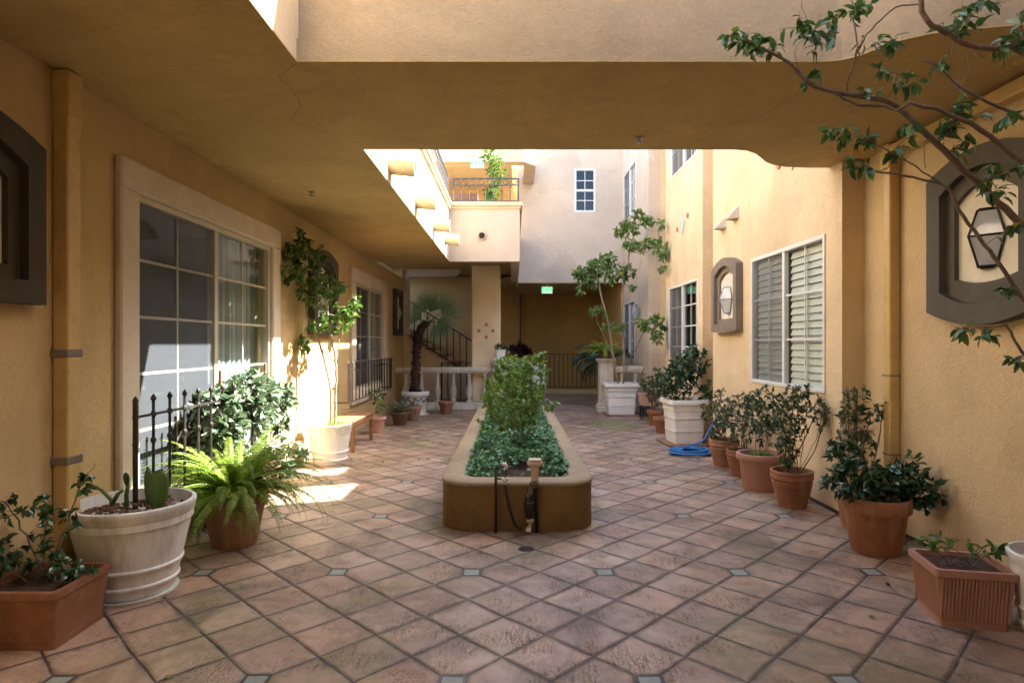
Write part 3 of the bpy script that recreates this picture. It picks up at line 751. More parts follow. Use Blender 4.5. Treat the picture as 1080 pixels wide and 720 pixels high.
# ------------------------------------------------------------------ stone balustrades
BAL = [(.055, 0), (.055, .05), (.038, .06), (.032, .09), (.045, .13), (.062, .19), (.064, .24), (.052, .32), (.036, .42), (.028, .52), (.030, .57), (.042, .59), (.042, .61), (.034, .625), (.050, .64), (.055, .66)]
def balustrade(p0, p1, n, zt, label, first=.5):
    e = empty('balustrade', (p0[0], p0[1], 0), label=label, cat='balustrade')
    L = math.hypot(p1[0]-p0[0], p1[1]-p0[1]); dx, dy = (p1[0]-p0[0])/L, (p1[1]-p0[1])/L
    e.rotation_euler = (0, 0, math.atan2(dy, dx))
    MB().box(0, L, -.11, .11, zt-.10, zt, .018).box(.01, L-.01, -.085, .085, zt-.125, zt-.1005).build('handrail', M['stone'], e)
    MB().box(0, L, -.14, .14, 0, .10, .015).box(.005, L-.005, -.10, .10, .101, .155, .01).build('base', M['stone'], e)
    hb = zt-.125-.155
    for k in range(n):
        x = L*(k+first)/n
        b = MB().lathe([(r*1.22, .156+z/.66*(hb-.002)) for r, z in BAL], (x, 0, 0), 20)
        b.box(x-.068, x+.068, -.068, .068, .1555, .20).build('baluster', M['stone'], e, smooth=True)
    return e
def pier(x, y, w, h, label):
    e = empty('pedestal', (x, y, 0), label=label, cat='pedestal')
    a = w/2
    MB().box(-a-.05, a+.05, -a-.05, a+.05, 0, .14, .02).box(-a-.025, a+.025, -a-.025, a+.025, .141, .20, .015).build('base', M['stone'], e)
    MB().box(-a, a, -a, a, .2005, h-.09, .01).build('shaft', M['stone'], e)
    pm = MB()
    pm.box(-a+.045, a-.045, -a-.008, -a+.0, .28, h*.52).box(-a+.045, a-.045, -a-.008, -a+.0, h*.58, h-.16)
    pm.build('panel', M['stone'], e)
    MB().box(-a-.025, a+.025, -a-.025, a+.025, h-.0895, h-.05, .01).box(-a-.05, a+.05, -a-.05, a+.05, h-.0495, h, .015).build('cap', M['stone'], e)
    return e
balustrade((-2.64, 14.0), (-.47, 14.0), 6, .96, 'white stone balustrade with turned balusters in front of the stairs', .62)
pier(-.25, 13.9, .34, 1.17, 'stone pedestal at the end of the balustrade by the pillar')
pier(2.05, 13.5, .30, 1.17, 'weathered stone pedestal behind the white box planter')
balustrade((2.26, 13.5), (2.85, 13.5), 2, 1.0, 'short stone balustrade between the weathered pedestal and the far wall')

# ------------------------------------------------------------------ downspouts, niches, small wall things
d = empty('downspout', (XL, 3.6, 0), label='square ochre downspout on the wall left of the near window', cat='drainpipe')
MB().box(.004, .095, -.055, .055, .52, 2.96, .008).build('pipe', M['pipe'], d)
MB().box(.002, .105, -.062, .062, 2.80, 3.075, .006).build('leader_head', M['pipe'], d)
for z in (.80, 1.42): MB().box(.001, .100, -.066, .066, z, z+.045, .004).build('strap', M['brown2'], d)
MB().prism([(-.055, .519), (.055, .519), (.055, .46), (-.02, .30), (-.02, .0), (-.14, 0), (-.14, .32), (-.055, .46)], .004, .095, 'x').build('elbow', M['pipe'], d)
d = empty('downspout', (XN, 4.88, 0), label='square cream downspout on the wall between the arched niche and the potted vines', cat='drainpipe')
MB().box(-.085, -.004, -.045, .045, .12, 2.90, .008).build('pipe', M['pipe'], d)
MB().box(-.10, -.002, -.055, .055, 2.88, 3.07, .006).box(-.10, -.004, -1.80, -.056, 2.96, 3.05, .008).build('upper_run', M['pipe'], d)
for z in (.62, 1.24): MB().box(-.089, -.002, -.052, .052, z, z+.012).build('strap', M['brown2'], d)

def arched(yc, hw, z0, z1, rise_, sag, inset=0, n=12):
    "polygon (y,z) with arched top and bottom"
    a, b = yc-hw+inset, yc+hw-inset
    out = []
    for k in range(n+1):
        t = -1+2*k/n; out.append((yc+t*(b-a)/2, z0+inset-sag*(1-t*t)))
    for k in range(n+1):
        t = 1-2*k/n; out.append((yc+t*(b-a)/2, z1-inset+rise_*(1-t*t)))
    return out
def niche(name, X, s, yc, hw, z0, z1, rise_, sag, m, label, fw, lk=1.0, depth=.09, lz=None):
    "frame proud of the wall, recessed pale back, lantern"
    e = empty(name, (X, yc, (z0+z1)/2), label=label, cat='wall lamp'); zc = (z0+z1)/2
    def Q(poly): return [(y-yc, z-zc) for y, z in poly]
    A = Q(arched(yc, hw, z0, z1, rise_, sag)); B = Q(arched(yc, hw, z0, z1, rise_, sag, fw*.62)); C = Q(arched(yc, hw, z0, z1, rise_*.9, sag*.4, fw))
    MB().ring(A, B, 0, s*depth).ring(B, C, 0, s*depth*.45).build('niche_frame', m, e)
    Cc = C
    MB().prism(Cc, s*.002, s*.008, 'x').build('niche_back', M['mosaic'], e)
    ml = MB(); hy = hw-fw
    for k in range(-6, 7):
        for sg in (1, -1):
            x0 = k*.16
            ml.tube([(s*.009, max(-hy, min(hy, x0-.35)), -.35*sg), (s*.009, max(-hy, min(hy, x0+.35)), .35*sg)], .0025, 4) if abs(x0) < hy*.9 and False else None
    # lantern
    lz = -.02 if lz is None else lz
    rings = [(.062, .045, .20), (.082, .055, .185), (.145, .105, .02), (.075, .05, -.17), (.05, .035, -.185)]
    R3 = []
    for (hy_, ho, z) in rings:
        hy_ *= lk; ho *= lk; z *= lk
        base = .02
        R3.append([(s*base, -hy_, z+lz), (s*(base+ho*1.15), 0, z+lz), (s*base, hy_, z+lz)])
    g = MB(); vs = [p for r in R3[1:4] for p in r]; fs = [(i*3+j, i*3+j+1, (i+1)*3+j+1, (i+1)*3+j) for i in range(2) for j in range(2)]
    g.add(vs, fs).build('lantern_glass', M['lglass'], e)
    fr = MB(); rr = .007*lk
    fmat = M['iron'] if lk >= .95 else M['lgray']
    for r in R3[1:4]: fr.tube(r, rr, 5)
    for j in range(3): fr.tube([R3[i][j] for i in (1, 2, 3)], rr, 5)
    for i in (0, 3):
        vs = R3[i]+R3[i+1]
        fr.add(vs, [(0,1,4,3),(1,2,5,4),(0,2,1),(3,4,5)])
    fr.box(0, s*.022, -.05*lk, .05*lk, lz-.1*lk, lz+.1*lk)
    fr.build('lantern', fmat, e)
    return e
niche('wall_lantern', XN, -1, 3.93, .475, 1.72, 2.64, .12, .10, M['brown'], 'lantern in the big arched brown niche on the wall behind the tree branches', .21, 1.0)
niche('wall_lantern', XL, 1, 2.84, .55, 1.71, 2.56, .13, .0, M['brown3'], 'lantern in the dark brown niche cut by the left edge of the picture', .20, 1.0)
niche('wall_lantern', XA, -1, 8.10, .47, 1.66, 2.50, .12, .02, M['brown2'], 'grey lantern in the small faded arched niche between the white windows', .17, .94)
niche('wall_lantern', XL, 1, 8.55, .55, 1.62, 2.66, .12, .0, M['brown'], 'brown arched niche with lantern half hidden by the ficus crown', .22, .9)
niche('wall_lantern', XL, 1, 14.1, .42, 1.68, 2.72, .0, .0, M['brown'], 'narrow dark niche with lantern beside the far stairs', .15, .9)
e = empty('wall_lantern', (XC, 13.77, 2.18), label='bare grey lantern beside the farthest ground floor window', cat='wall lamp')
g = MB()
for r0, z0, r1, z1 in ((.05, -.15, .10, .02), (.10, .0201, .055, .16)):
    g.lathe([(r0, z0), (r1, z1)], (-.11, 0, 0), 6)
g.build('lantern_glass', M['lglass'], e)
g = MB().lathe([(.06, .1602), (.07, .17), (.02, .20)], (-.11, 0, 0), 6).lathe([(.02, -.17), (.05, -.1505)], (-.11, 0, 0), 6).box(-.03, -.001, -.05, .05, -.08, .08)
g.tube([(-.02, 0, 0), (-.06, 0, .0)], .01, 6)
for k in range(6):
    a = 2*math.pi*(k+.5)/6
    g.tube([(-.11+.05*math.cos(a), .05*math.sin(a), -.15), (-.11+.10*math.cos(a), .10*math.sin(a), .02), (-.11+.055*math.cos(a), .055*math.sin(a), .16)], .005, 4)
g.build('lantern_frame', M['lgray'], e)

for y, z, l in ((8.32, 3.11, 'far one'), (7.86, 3.15, 'near one')):
    e = MB().add([(0,-.11,-.07),(0,.11,-.07),(0,.11,.09),(0,-.11,.09),(-.13,-.05,-.07),(-.13,.05,-.07),(-.05,.05,.05),(-.05,-.05,.05)],
        [(0,1,5,4),(1,2,6,5),(2,3,7,6),(3,0,4,7),(4,5,6,7),(0,3,2,1)]).build('vent_hood', M['grayfit' if l[0] == 'x' else 'trim'], loc=(XA, y, z))
    tag(e, 'small pyramid wall vent hood, the %s of the pair above the faded niche' % l, 'vent', 'vent hoods on the cream wall')

can = [(6.12, 3.28), (7.80, 3.31), (9.55, 3.34), (11.20, 3.40)]
cl = ['largest and nearest clay spout on the sunlit parapet', 'second clay spout from the bridge on the sunlit parapet', 'third clay spout from the bridge on the parapet', 'last clay spout in shade beside the balcony box']
for (y, z), l in zip(can, cl):
    e = empty('roof_spout', (XE, y, z), label=l, cat='drain spout', group='clay spouts along the balcony parapet')
    b = MB(); n = 20; r0, r1, L = .105, .085, .25
    vs = []
    for x, ro in ((0, r0), (L, r0*.93), (L, r1*.93), (0.0, r1)):
        for k in range(n): vs.append((x, ro*math.cos(2*math.pi*k/n), ro*math.sin(2*math.pi*k/n)-.03*x/L))
    fs = [(i*n+k, i*n+(k+1) % n, (i+1)*n+(k+1) % n, (i+1)*n+k) for i in range(3) for k in range(n)]
    b.add(vs, fs).build('clay_tile', M['roof'], e, smooth=True)

for x, y, l in ((-2.09, 6.42, 'small chrome sprinkler head on the soffit near the ficus'), (.975, 4.73, 'small chrome sprinkler head under the footbridge')):
    e = empty('sprinkler_head', (x, y, ZC), label=l, cat='sprinkler')
    MB().lathe([(.035, -.001), (.035, -.008), (.012, -.012), (.012, -.035), (.03, -.038), (.03, -.042), (.005, -.045)], n=16).build('escutcheon', M['metal'], e, smooth=True)
for x, y, z, l in ((.05, 16.8, 3.30, 'small pale ceiling light in the dark passage'), (-1.72, 15.2, 5.60, 'pale ceiling light above the upper balcony')):
    e = MB().lathe([(.10, 0), (.10, -.03), (.08, -.075), (.03, -.10)], n=20).build('ceiling_light', M['white'], loc=(x, y, z), smooth=True)
    tag(e, l, 'ceiling light')

def exit_sign(x, y, z, label, strength):
    e = empty('exit_sign', (x, y, z), label=label, cat='sign')
    MB().box(-.15, .15, 0, .04, -.10, .10, .006).box(-.03, .03, .0, .04, .1005, .135).build('housing', M['white'], e)
    m = bpy.data.materials.get('sign_glow')
    if not m:
        m, t, bs = mk('sign_glow'); bs.inputs['Base Color'].default_value = (.75, .8, .75, 1)
        bs.inputs['Emission Color'].default_value = (.6, .85, .65, 1); bs.inputs['Emission Strength'].default_value = .12
        m2, t, bs = mk('sign_letter_glow'); bs.inputs['Base Color'].default_value = (.0, .4, .12, 1)
        bs.inputs['Emission Color'].default_value = (.0, .55, .15, 1); bs.inputs['Emission Strength'].default_value = .25
    MB().box(-.135, .135, -.004, -.001, -.085, .085).build('sign_face', m, e)
    cu = bpy.data.curves.new('lettering', 'FONT'); cu.body = 'EXIT'; cu.size = .155; cu.align_x = 'CENTER'; cu.align_y = 'CENTER'; cu.extrude = .002
    cu.offset = .004
    tmp = bpy.data.objects.new('lettering_source', cu); sc.collection.objects.link(tmp); bpy.context.view_layer.update()
    me = bpy.data.meshes.new_from_object(tmp.evaluated_get(bpy.context.evaluated_depsgraph_get())); bpy.data.objects.remove(tmp)
    tx = bpy.data.objects.new('lettering', me); sc.collection.objects.link(tx); tx.parent = e
    tx.location = (0, -.008, 0); tx.rotation_euler = (R(90), 0, 0); me.materials.clear(); me.materials.append(bpy.data.materials['sign_letter_glow'])
exit_sign(.94, 16.5, 2.925, 'green lit EXIT sign hanging under the passage ceiling', .5)
exit_sign(-.78, 13.85, 5.54, 'green EXIT sign above the upper balcony railing', .5)
cp = MB().tube([(.27, 19.66, 3.28), (.27, 19.66, 1.25)], .022, 8).build('conduit', M['brown3']); tag(cp, 'thin dark conduit running down the passage back wall', 'pipe')
# ------------------------------------------------------------------ plants
class Skel:
    def __init__(s, rng): s.p = []; s.par = []; s.rng = rng; s.tips = []
    def add(s, p, par): s.p.append(Vector(p)); s.par.append(par); return len(s.p)-1
    def poly(s, pts, par=-1, sub=3, wob=.0):
        "smooth polyline (Catmull-Rom)"
        P = [Vector(q) for q in pts]; ids = []
        if par >= 0: P = [s.p[par]]+P
        last = par
        if par < 0: last = s.add(P[0], -1); ids.append(last)
        for i in range(len(P)-1):
            a, b, c, d = P[max(i-1, 0)], P[i], P[i+1], P[min(i+2, len(P)-1)]
            for k in range(1, sub+1):
                t = k/sub
                q = .5*((2*b)+(c-a)*t+(2*a-5*b+4*c-d)*t*t+(3*b-a-3*c+d)*t**3)
                q += Vector([s.rng.gauss(0, wob) for _ in range(3)])
                last = s.add(q, last); ids.append(last)
        return ids
    def grow(s, target, seg=.06, bend=.18, lo=0, up=0.0, maxlen=None):
        t = Vector(target); A = np.array([tuple(q) for q in s.p[lo:]])
        d = np.linalg.norm(A-np.array(t), axis=1)+np.maximum(0, A[:, 2]-t.z+.0)*1.2
        i = int(np.argmin(d))+lo; a = s.p[i]; L = (t-a).length
        if maxlen and L > maxlen: return None
        n = max(2, int(L/seg)); off = Vector([s.rng.gauss(0, 1) for _ in range(3)])*L*bend*.5; off.z += up*L
        last = i; ids = []
        for k in range(1, n+1):
            f = k/n; q = a.lerp(t, f)+off*math.sin(math.pi*f)*.6+Vector([s.rng.gauss(0, 1) for _ in range(3)])*L*.012
            last = s.add(q, last); ids.append(last)
        s.tips.append(ids); return ids
    def mesh(s, mb, rt=.0022, power=.42, rmax=.05, sides=6, fixed=None):
        n = len(s.p); cnt = [0]*n; kids = [[] for _ in range(n)]
        for i in range(n):
            if s.par[i] >= 0: kids[s.par[i]].append(i)
        for i in range(n-1, -1, -1):
            if not kids[i]: cnt[i] = 1
            if s.par[i] >= 0: cnt[s.par[i]] += cnt[i]
        r = [min(rmax, rt*c**power) for c in cnt]
        if fixed:
            for i, v in fixed.items(): r[i] = v
        starts = [i for i in range(n) if s.par[i] < 0]
        st = [(None, i) for i in starts]
        while st:
            pr, i = st.pop(); ch = [pr] if pr is not None else []; ch.append(i)
            while kids[i]:
                ks = sorted(kids[i], key=lambda q: -cnt[q]); 
                for q in ks[1:]: st.append((i, q))
                i = ks[0]; ch.append(i)
            if len(ch) > 1:
                rr = [r[q] for q in ch]
                if pr is not None: rr[0] = rr[1]
                mb.tube([s.p[q] for q in ch], rr, sides if max(rr) > .006 else 4)
        return mb
def leaf_on(sk, mb, rng, L, per=6, tail=.6, w=.42, droop=.25, fold=.25, spread=.8, dz=-.15, jit=.35, minz=None):
    "leaves along the outer part of every twig"
    P, D = [], []
    for ids in sk.tips:
        m = len(ids); k0 = int(m*(1-tail))
        for j in range(per):
            f = k0+(m-1-k0)*(j+rng.random())/per; i = ids[min(m-1, int(f))]
            q = ids[min(m-1, int(f)+1)]; pa = sk.par[i]
            t = (sk.p[q]-sk.p[pa if pa >= 0 else i])
            t = t.normalized() if t.length > 1e-6 else Vector((0, 0, 1))
            a = rng.normal(0, 1, 3); a -= np.dot(a, t)*np.array(t); a /= max(1e-6, np.linalg.norm(a))
            d = a*spread+np.array(t)*.55+np.array([0, 0, dz]); p = np.array(sk.p[i])+rng.normal(0, .004, 3)
            P.append(p); D.append(d)
    n = len(P)
    if n: mb.leaves(P, D, L*(1+jit*rng.uniform(-1, 1, n)), w=w, fold=fold, droop=droop, rng=rng)
    return n
def ell(rng, c, r, n, shell=.0, flat=0):
    out = []
    while len(out) < n:
        q = rng.uniform(-1, 1, 3); d = np.linalg.norm(q)
        if d > 1 or d < shell: continue
        out.append((c[0]+q[0]*r[0], c[1]+q[1]*r[1], c[2]+q[2]*r[2]))
    return out

# pots: thing's own parts
def round_pot(e, r, h, m, style='clay', soil=True, zsoil=None, taper=.68, tex=None):
    rb = r*taper
    if style == 'clay':      # plain flowerpot with a collar
        pr = [(rb*.97, 0), (rb, .008), (r*.90, h*.74), (r*.91, h*.75), (r*.985, h*.755), (r, h*.77), (r, h*.985), (r*.985, h), (r*.91, h), (r*.90, h*.985), (r*.86, h*.80)]
    elif style == 'ribbed':
        pr = [(rb*.97, 0), (rb, .01)]
        for k in range(1, 10):
            z = h*(.05+.62*k/9); rr = rb+(r*.93-rb)*k/9
            pr += [(rr-.004, z-.006), (rr+.004, z), (rr+.004, z+.008), (rr-.004, z+.013)]
        pr += [(r*.95, h*.76), (r, h*.78), (r*1.0, h*.86), (r*.975, h*.875), (r*.975, h*.90), (r*1.01, h*.915), (r*1.01, h*.99), (r*.99, h), (r*.92, h), (r*.90, h*.8)]
    elif style == 'fat':     # wide rolled lip
        pr = [(rb*.97, 0), (rb, .01), (r*.86, h*.80), (r*.87, h*.81), (r*.97, h*.82), (r, h*.85), (r*1.0, h*.93), (r*.98, h*.99), (r*.95, h), (r*.86, h*.995), (r*.83, h*.97), (r*.82, h*.85)]
    elif style == 'banded':  # big white pot: lip rings and two lower bands
        def R_(z): return rb+(r*.93-rb)*(z/.80)
        pr = [(rb*.96, 0), (rb, .012)]
        for zb in (.13, .32):
            pr += [(R_(zb-.02), h*(zb-.02)), (R_(zb)+.012, h*(zb-.008)), (R_(zb)+.012, h*(zb+.012)), (R_(zb+.025), h*(zb+.025))]
        pr += [(R_(.78), h*.78), (r*.95, h*.785), (r*.955, h*.86), (r*.975, h*.875), (r*.985, h*.93), (r, h*.945), (r, h*.99), (r*.985, h), (r*.93, h), (r*.92, h*.97), (r*.90, h*.85)]
    p = MB().lathe(pr, n=48).build('pot', m, e, smooth=True)
    zs = zsoil if zsoil else h*.86
    if soil:
        rng = random.Random(int(r*1000)); mb = MB(); n = 28
        vs = [(0, 0, zs+.02)]; fs = []
        for j, q in enumerate((.35, .7, 1.0)):
            for k in range(n):
                a = 2*math.pi*k/n; vs.append((r*.89*q*math.cos(a), r*.89*q*math.sin(a), zs+rng.uniform(-.008, .014)-(.01 if q == 1 else 0)))
        for k in range(n): fs.append((0, 1+k, 1+(k+1) % n))
        for j in range(2):
            for k in range(n): fs.append((1+j*n+k, 1+(j+1)*n+k, 1+(j+1)*n+(k+1) % n, 1+j*n+(k+1) % n))
        mb.add(vs, fs).build('soil', M['soil'], e, smooth='all')
    return p
def box_pot(e, hx, hy, h, m, style='banded', tp=.86):
    b = MB()
    def lay(k0, k1, z0, z1, bev=.01):
        vs = []
        for k, z in ((k0, z0), (k1, z1)): vs += [(x, y, z) for x, y in rrect(-hx*k, hx*k, -hy*k, hy*k, min(hx, hy)*.10, 3)]
        n = len(vs)//2
        b.add(vs, [(i, (i+1) % n, n+(i+1) % n, n+i) for i in range(n)]+[tuple(range(n))[::-1], tuple(range(n, 2*n))])
    if style == 'banded':
        lay(.74, .78, 0, h*.26); lay(.795, .81, h*.262, h*.29); lay(.78, .80, h*.292, h*.55); lay(.83, .845, h*.552, h*.585)
        lay(.81, .835, h*.587, h*.74); lay(.865, .88, h*.742, h*.78); lay(.845, .87, h*.782, h*.90)
        o = [(x, y) for x, y in rrect(-hx, hx, -hy, hy, .02, 3)]; i_ = [(x, y) for x, y in rrect(-hx*.84, hx*.84, -hy*.84, hy*.84, .02, 3)]
        b.ring(o, i_, h*.902, h*.965, 'z'); o2 = [(x*.975, y*.975) for x, y in o]; b.ring(o2, [(x*1.01, y*1.01) for x, y in i_], h*.966, h, 'z')
    else:                    # trough with folded lip
        n = 0
        for k in range(1):
            lay(tp, .95, .012, h*.88)
        lay(tp*1.02, tp*1.03, 0, .03)
        o = rrect(-hx, hx, -hy, hy, .02, 3); i_ = rrect(-hx*.88, hx*.88, -hy*.86, hy*.86, .02, 3)
        b.ring(o, i_, h*.882, h, 'z')
        if style == 'ribs':
            for sx in range(-9, 10):
                x = sx*hx*.09
                for sg in (-1, 1):
                    b.add([(x-.006, sg*hy*tp, .04), (x+.006, sg*hy*tp, .04), (x+.006, sg*hy*.955, h*.86), (x-.006, sg*hy*.955, h*.86),
                           (x, sg*(hy*tp+.007), .04), (x, sg*(hy*.955+.007), h*.86)], [(0,4,5,3),(4,1,2,5)])
            for sy in range(-5, 6):
                y = sy*hy*.15
                for sg in (-1, 1):
                    b.add([(sg*hx*tp, y-.006, .04), (sg*hx*tp, y+.006, .04), (sg*hx*.955, y+.006, h*.86), (sg*hx*.955, y-.006, h*.86),
                           (sg*(hx*tp+.007), y, .04), (sg*(hx*.955+.007), y, h*.86)], [(0,4,5,3),(4,1,2,5)])
    b.build('pot', m, e, smooth=True)
    MB().box(-hx*.85, hx*.85, -hy*.85, hy*.85, h*.895, h*.915).build('soil', M['soil'], e)
def saucer(e, r, m): MB().lathe([(r*.9, -.0), (r, .006), (r*1.04, .028), (r*1.02, .03), (r*.95, .010)], n=40).build('saucer', m, e, smooth=True)

def potted(name, x, y, label, cat='potted plant', group=None, rz=0):
    return empty(name, (x, y, 0), rz, label, cat, group)

def shrub(e, seed, z0, blobs, leafm, barkm, L=.05, per=6, n_stem=5, rstem=.02, w=.42, droop=.25, seg=.05, dz=-.15, rt=.0018, tail=.6, spread=.8, base_r=.04):
    "multi-stemmed bush: blobs = [(centre, radii, count)]"
    rnd = random.Random(seed); rng = np.random.default_rng(seed); sk = Skel(rnd)
    for k in range(n_stem):
        a = 2*math.pi*k/n_stem+rnd.random(); b = blobs[k % len(blobs)]
        top = Vector(b[0])+Vector((math.cos(a)*b[1][0]*.35, math.sin(a)*b[1][1]*.35, b[1][2]*rnd.uniform(-.3, .25)))
        p0 = Vector((math.cos(a)*base_r, math.sin(a)*base_r, z0)); mid = p0.lerp(top, .5)+Vector((rnd.gauss(0, .02), rnd.gauss(0, .02), 0))
        sk.poly([p0, mid, top], sub=5, wob=.003)
    tg = []
    for c, r, n in blobs: tg += ell(rng, c, r, n)
    tg.sort(key=lambda q: q[2])
    for q in tg: sk.grow(q, seg)
    sk.mesh(MB(), rt=rt, rmax=rstem).build('stems', barkm, e, smooth='all')
    mb = MB(); leaf_on(sk, mb, rng, L, per, tail, w, droop, dz=dz, spread=spread)
    mb.build('foliage', leafm, e)
    return sk

# ------------------------------------------------------------------ long raised planter in the middle
pe = empty('raised_planter', (.04, 4.92, 0)); tag(pe, 'long brown stucco planter box with rounded corners in the middle of the courtyard', 'planter')
o1 = rrect(-.62, .625, 0, 6.1, .26, 8); b1 = rrect(-.64, .645, -.02, 6.12, .27, 8); i1 = rrect(-.46, .47, .19, 5.9, .16, 8)
MB().ring(o1, rrect(-.50, .51, .15, 5.95, .18, 8), .003, .355, 'z').build('planter_wall', M['planter'], pe)
rb_ = MB(); vs = []
prof = [(.0, .3555), (-.010, .366), (-.006, .384), (.010, .395), (.10, .402), (.172, .397), (.186, .385), (.19, .34)]
loops = []
for d, z in prof:
    loops.append([(x, y, z) for x, y in rrect(-.62+d, .625-d, d, 6.1-d, max(.26-d*.6, .05), 8)])
n = len(loops[0]); vs = [p for l in loops for p in l]
rb_.add(vs, [(i*n+k, i*n+(k+1) % n, (i+1)*n+(k+1) % n, (i+1)*n+k) for i in range(len(prof)-1) for k in range(n)])
rb_.build('planter_cap', M['rim'], pe, smooth='all')
so = MB(); rg = random.Random(1); NX, NY = 10, 50; vs = []
for j in range(NY+1):
    for i in range(NX+1): vs.append((-.49+.99*i/NX, .15+5.8*j/NY, .33+rg.uniform(0, .035)))
so.add(vs, [(j*(NX+1)+i, j*(NX+1)+i+1, (j+1)*(NX+1)+i+1, (j+1)*(NX+1)+i) for j in range(NY) for i in range(NX)]).build('soil', M['soil'], pe, smooth='all')
# ground cover: uncountable
rng = np.random.default_rng(5); mb = MB(); n = 7500
X = rng.uniform(-.43, .46, n)*1.0; Y = rng.uniform(.24, 5.85, n)
front = np.clip((Y-.24)/.5, 0, 1); keep = (rng.random(n) < .55+.45*front) & ~((np.abs(X-.05) < .16) & (Y < .75) & (rng.random(n) < .8)); X, Y = X[keep], Y[keep]; n = len(X)
hump = .04+.10*np.sin(X*7+Y*3)**2*np.sin(Y*5+1)**2+.05*np.clip(1-np.abs(X)/.5, 0, 1)
edge = np.clip(np.minimum(X+.47, .48-X)/.10, .15, 1)*np.clip((Y-.2)/.2, .3, 1)
Z = .36+rng.uniform(.15, 1, n)**.6*hump*edge*1.25+.015
for a in range(2):
    az = rng.uniform(0, 2*np.pi, n); dv = np.stack([np.cos(az), np.sin(az), rng.uniform(-.25, .45, n)], 1)
    mb.leaves(np.stack([X+.04, Y+4.92, Z], 1)+rng.normal(0, .006, (n, 3)), dv, rng.uniform(.028, .05, n), w=.75, fold=.12, droop=.2, rng=rng)
tag(mb.build('ground_cover', M['l_ground']), 'low dense green ground cover filling the brown planter', 'ground cover', kind='stuff')
def bush(x, y, label, seed, blobs, **k):
    e = empty('leafy_shrub', (x, y, .36), label=label, cat='shrub')
    shrub(e, seed, 0, blobs, M['l_shrub'], M['barkd'], **k); return e
bush(.08, 6.35, 'tall bright green shrub rising at the front of the long planter', 11,
     [((0.02, 0, .56), (.42, .36, .26), 105), ((.04, 0, .82), (.32, .28, .22), 62), ((-.10, 0, .34), (.36, .30, .14), 24), ((.16, 0, .98), (.12, .1, .10), 10), ((-.16, 0, .92), (.10, .1, .10), 8)],
     L=.055, per=7, n_stem=12, rstem=.009, tail=.75, dz=-.05, w=.5)
bush(-.02, 7.9, 'smaller green shrub behind the tall one in the long planter', 12,
     [((0, 0, .48), (.40, .45, .30), 120), ((.05, .1, .80), (.26, .3, .22), 50)], L=.062, per=8, n_stem=8, rstem=.010, tail=.75, dz=-.05, w=.5)
bush(.05, 9.6, 'shrub farthest down the long planter', 13, [((0, 0, .36), (.40, .6, .26), 110), ((0, 0, .66), (.22, .3, .18), 30)], L=.062, per=8, n_stem=8, rstem=.010, tail=.75, dz=-.05, w=.5)

# irrigation gear on the planter's front
def gear():
    D = 4.90
    e = empty('irrigation_riser', (W(523, 556, D).x, 4.88, 0), label='thin dark water riser with white tee and black hose on the planter front', cat='water pipe')
    o = e.location
    def Q(px, py, d=4.84): p = W(px, py, d); return p-o
    x0 = 0
    MB().tube([(0, 0, 0), (0, 0, .43), (0, -.0, .50)], .0105, 8).build('pipe', M['rustiron'], e, smooth='all')
    MB().tube([(0, 0, .50), (.004, 0, .515), (.03, 0, .522), (.055, 0, .53)], .010, 8).build('elbow', M['rustiron'], e, smooth='all')
    MB().tube([(.050, 0, .545), (.075, 0, .545), (.082, 0, .535), (.082, 0, .50)], .013, 8).tube([(.072, 0, .44), (.072, 0, .385)], .015, 10).tube([(.045, 0, .425), (.095, 0, .425)], .013, 10).build('tee', M['pvc'], e, smooth='all')
    MB().tube([(.082, 0, .50), (.075, 0, .44)], .008, 6).tube([(.0, 0, .43), (.045, 0, .428)], .007, 6).build('link', M['rustiron'], e)
    hp = [(.072, 0, .385), (.085, -.02, .30), (.115, -.035, .18), (.15, -.03, .08), (.185, -.02, .045), (.205, -.015, .04)]
    sk = Skel(random.Random(2)); ids = sk.poly(hp, sub=5)
    MB().tube([sk.p[i] for i in ids], .0125, 10).build('hose', M['black'], e, smooth='all')
    x = W(564, 500, 4.86).x
    e = empty('backflow_valve', (x, 4.87, 0), label='beige capped irrigation valve with black filter strapped to the planter front', cat='valve')
    MB().box(-.060, .064, -.05, .05, .535, .575, .014).box(-.050, .054, -.045, .045, .5755, .588, .006).build('cap', M['tan'], e)
    MB().lathe([(.030, .42), (.030, .47), (.036, .50), (.036, .534)], n=18).build('body', M['tan'], e, smooth=True)
    MB().lathe([(.022, .36), (.030, .365), (.030, .385), (.040, .39), (.040, .405), (.030, .41), (.022, .419)], (-.005, 0, 0), 8).tube([(-.03, 0, .36), (-.035, -.01, .31)], .02, 8).build('fitting', M['grayfit'], e)
    MB().lathe([(.012, -.02), (.022, 0), (.034, .02), (.038, .09), (.042, .11), (.042, .125), (.036, .13), (.030, .175), (.012, .19)], (-.045, -.015, .125), 18).build('filter', M['black'], e, smooth=True)
    MB().lathe([(.012, 0), (.014, .04), (.022, .045), (.030, .055), (.030, .072), (.012, .075)], (-.038, -.015, .045), 12).build('coupling', M['tan'], e, smooth=True)
    MB().lathe([(.016, 0), (.018, .03), (.014, .034)], (-.048, -.015, .02), 12).tube([(-.07, -.015, .03), (-.03, -.015, .03)], .013, 8).build('outlet', M['pvc'], e, smooth=True)
    MB().tube([(.018, .03, 0), (.018, .03, .43)], .013, 8).build('supply_pipe', M['rustiron'], e, smooth='all')
gear()

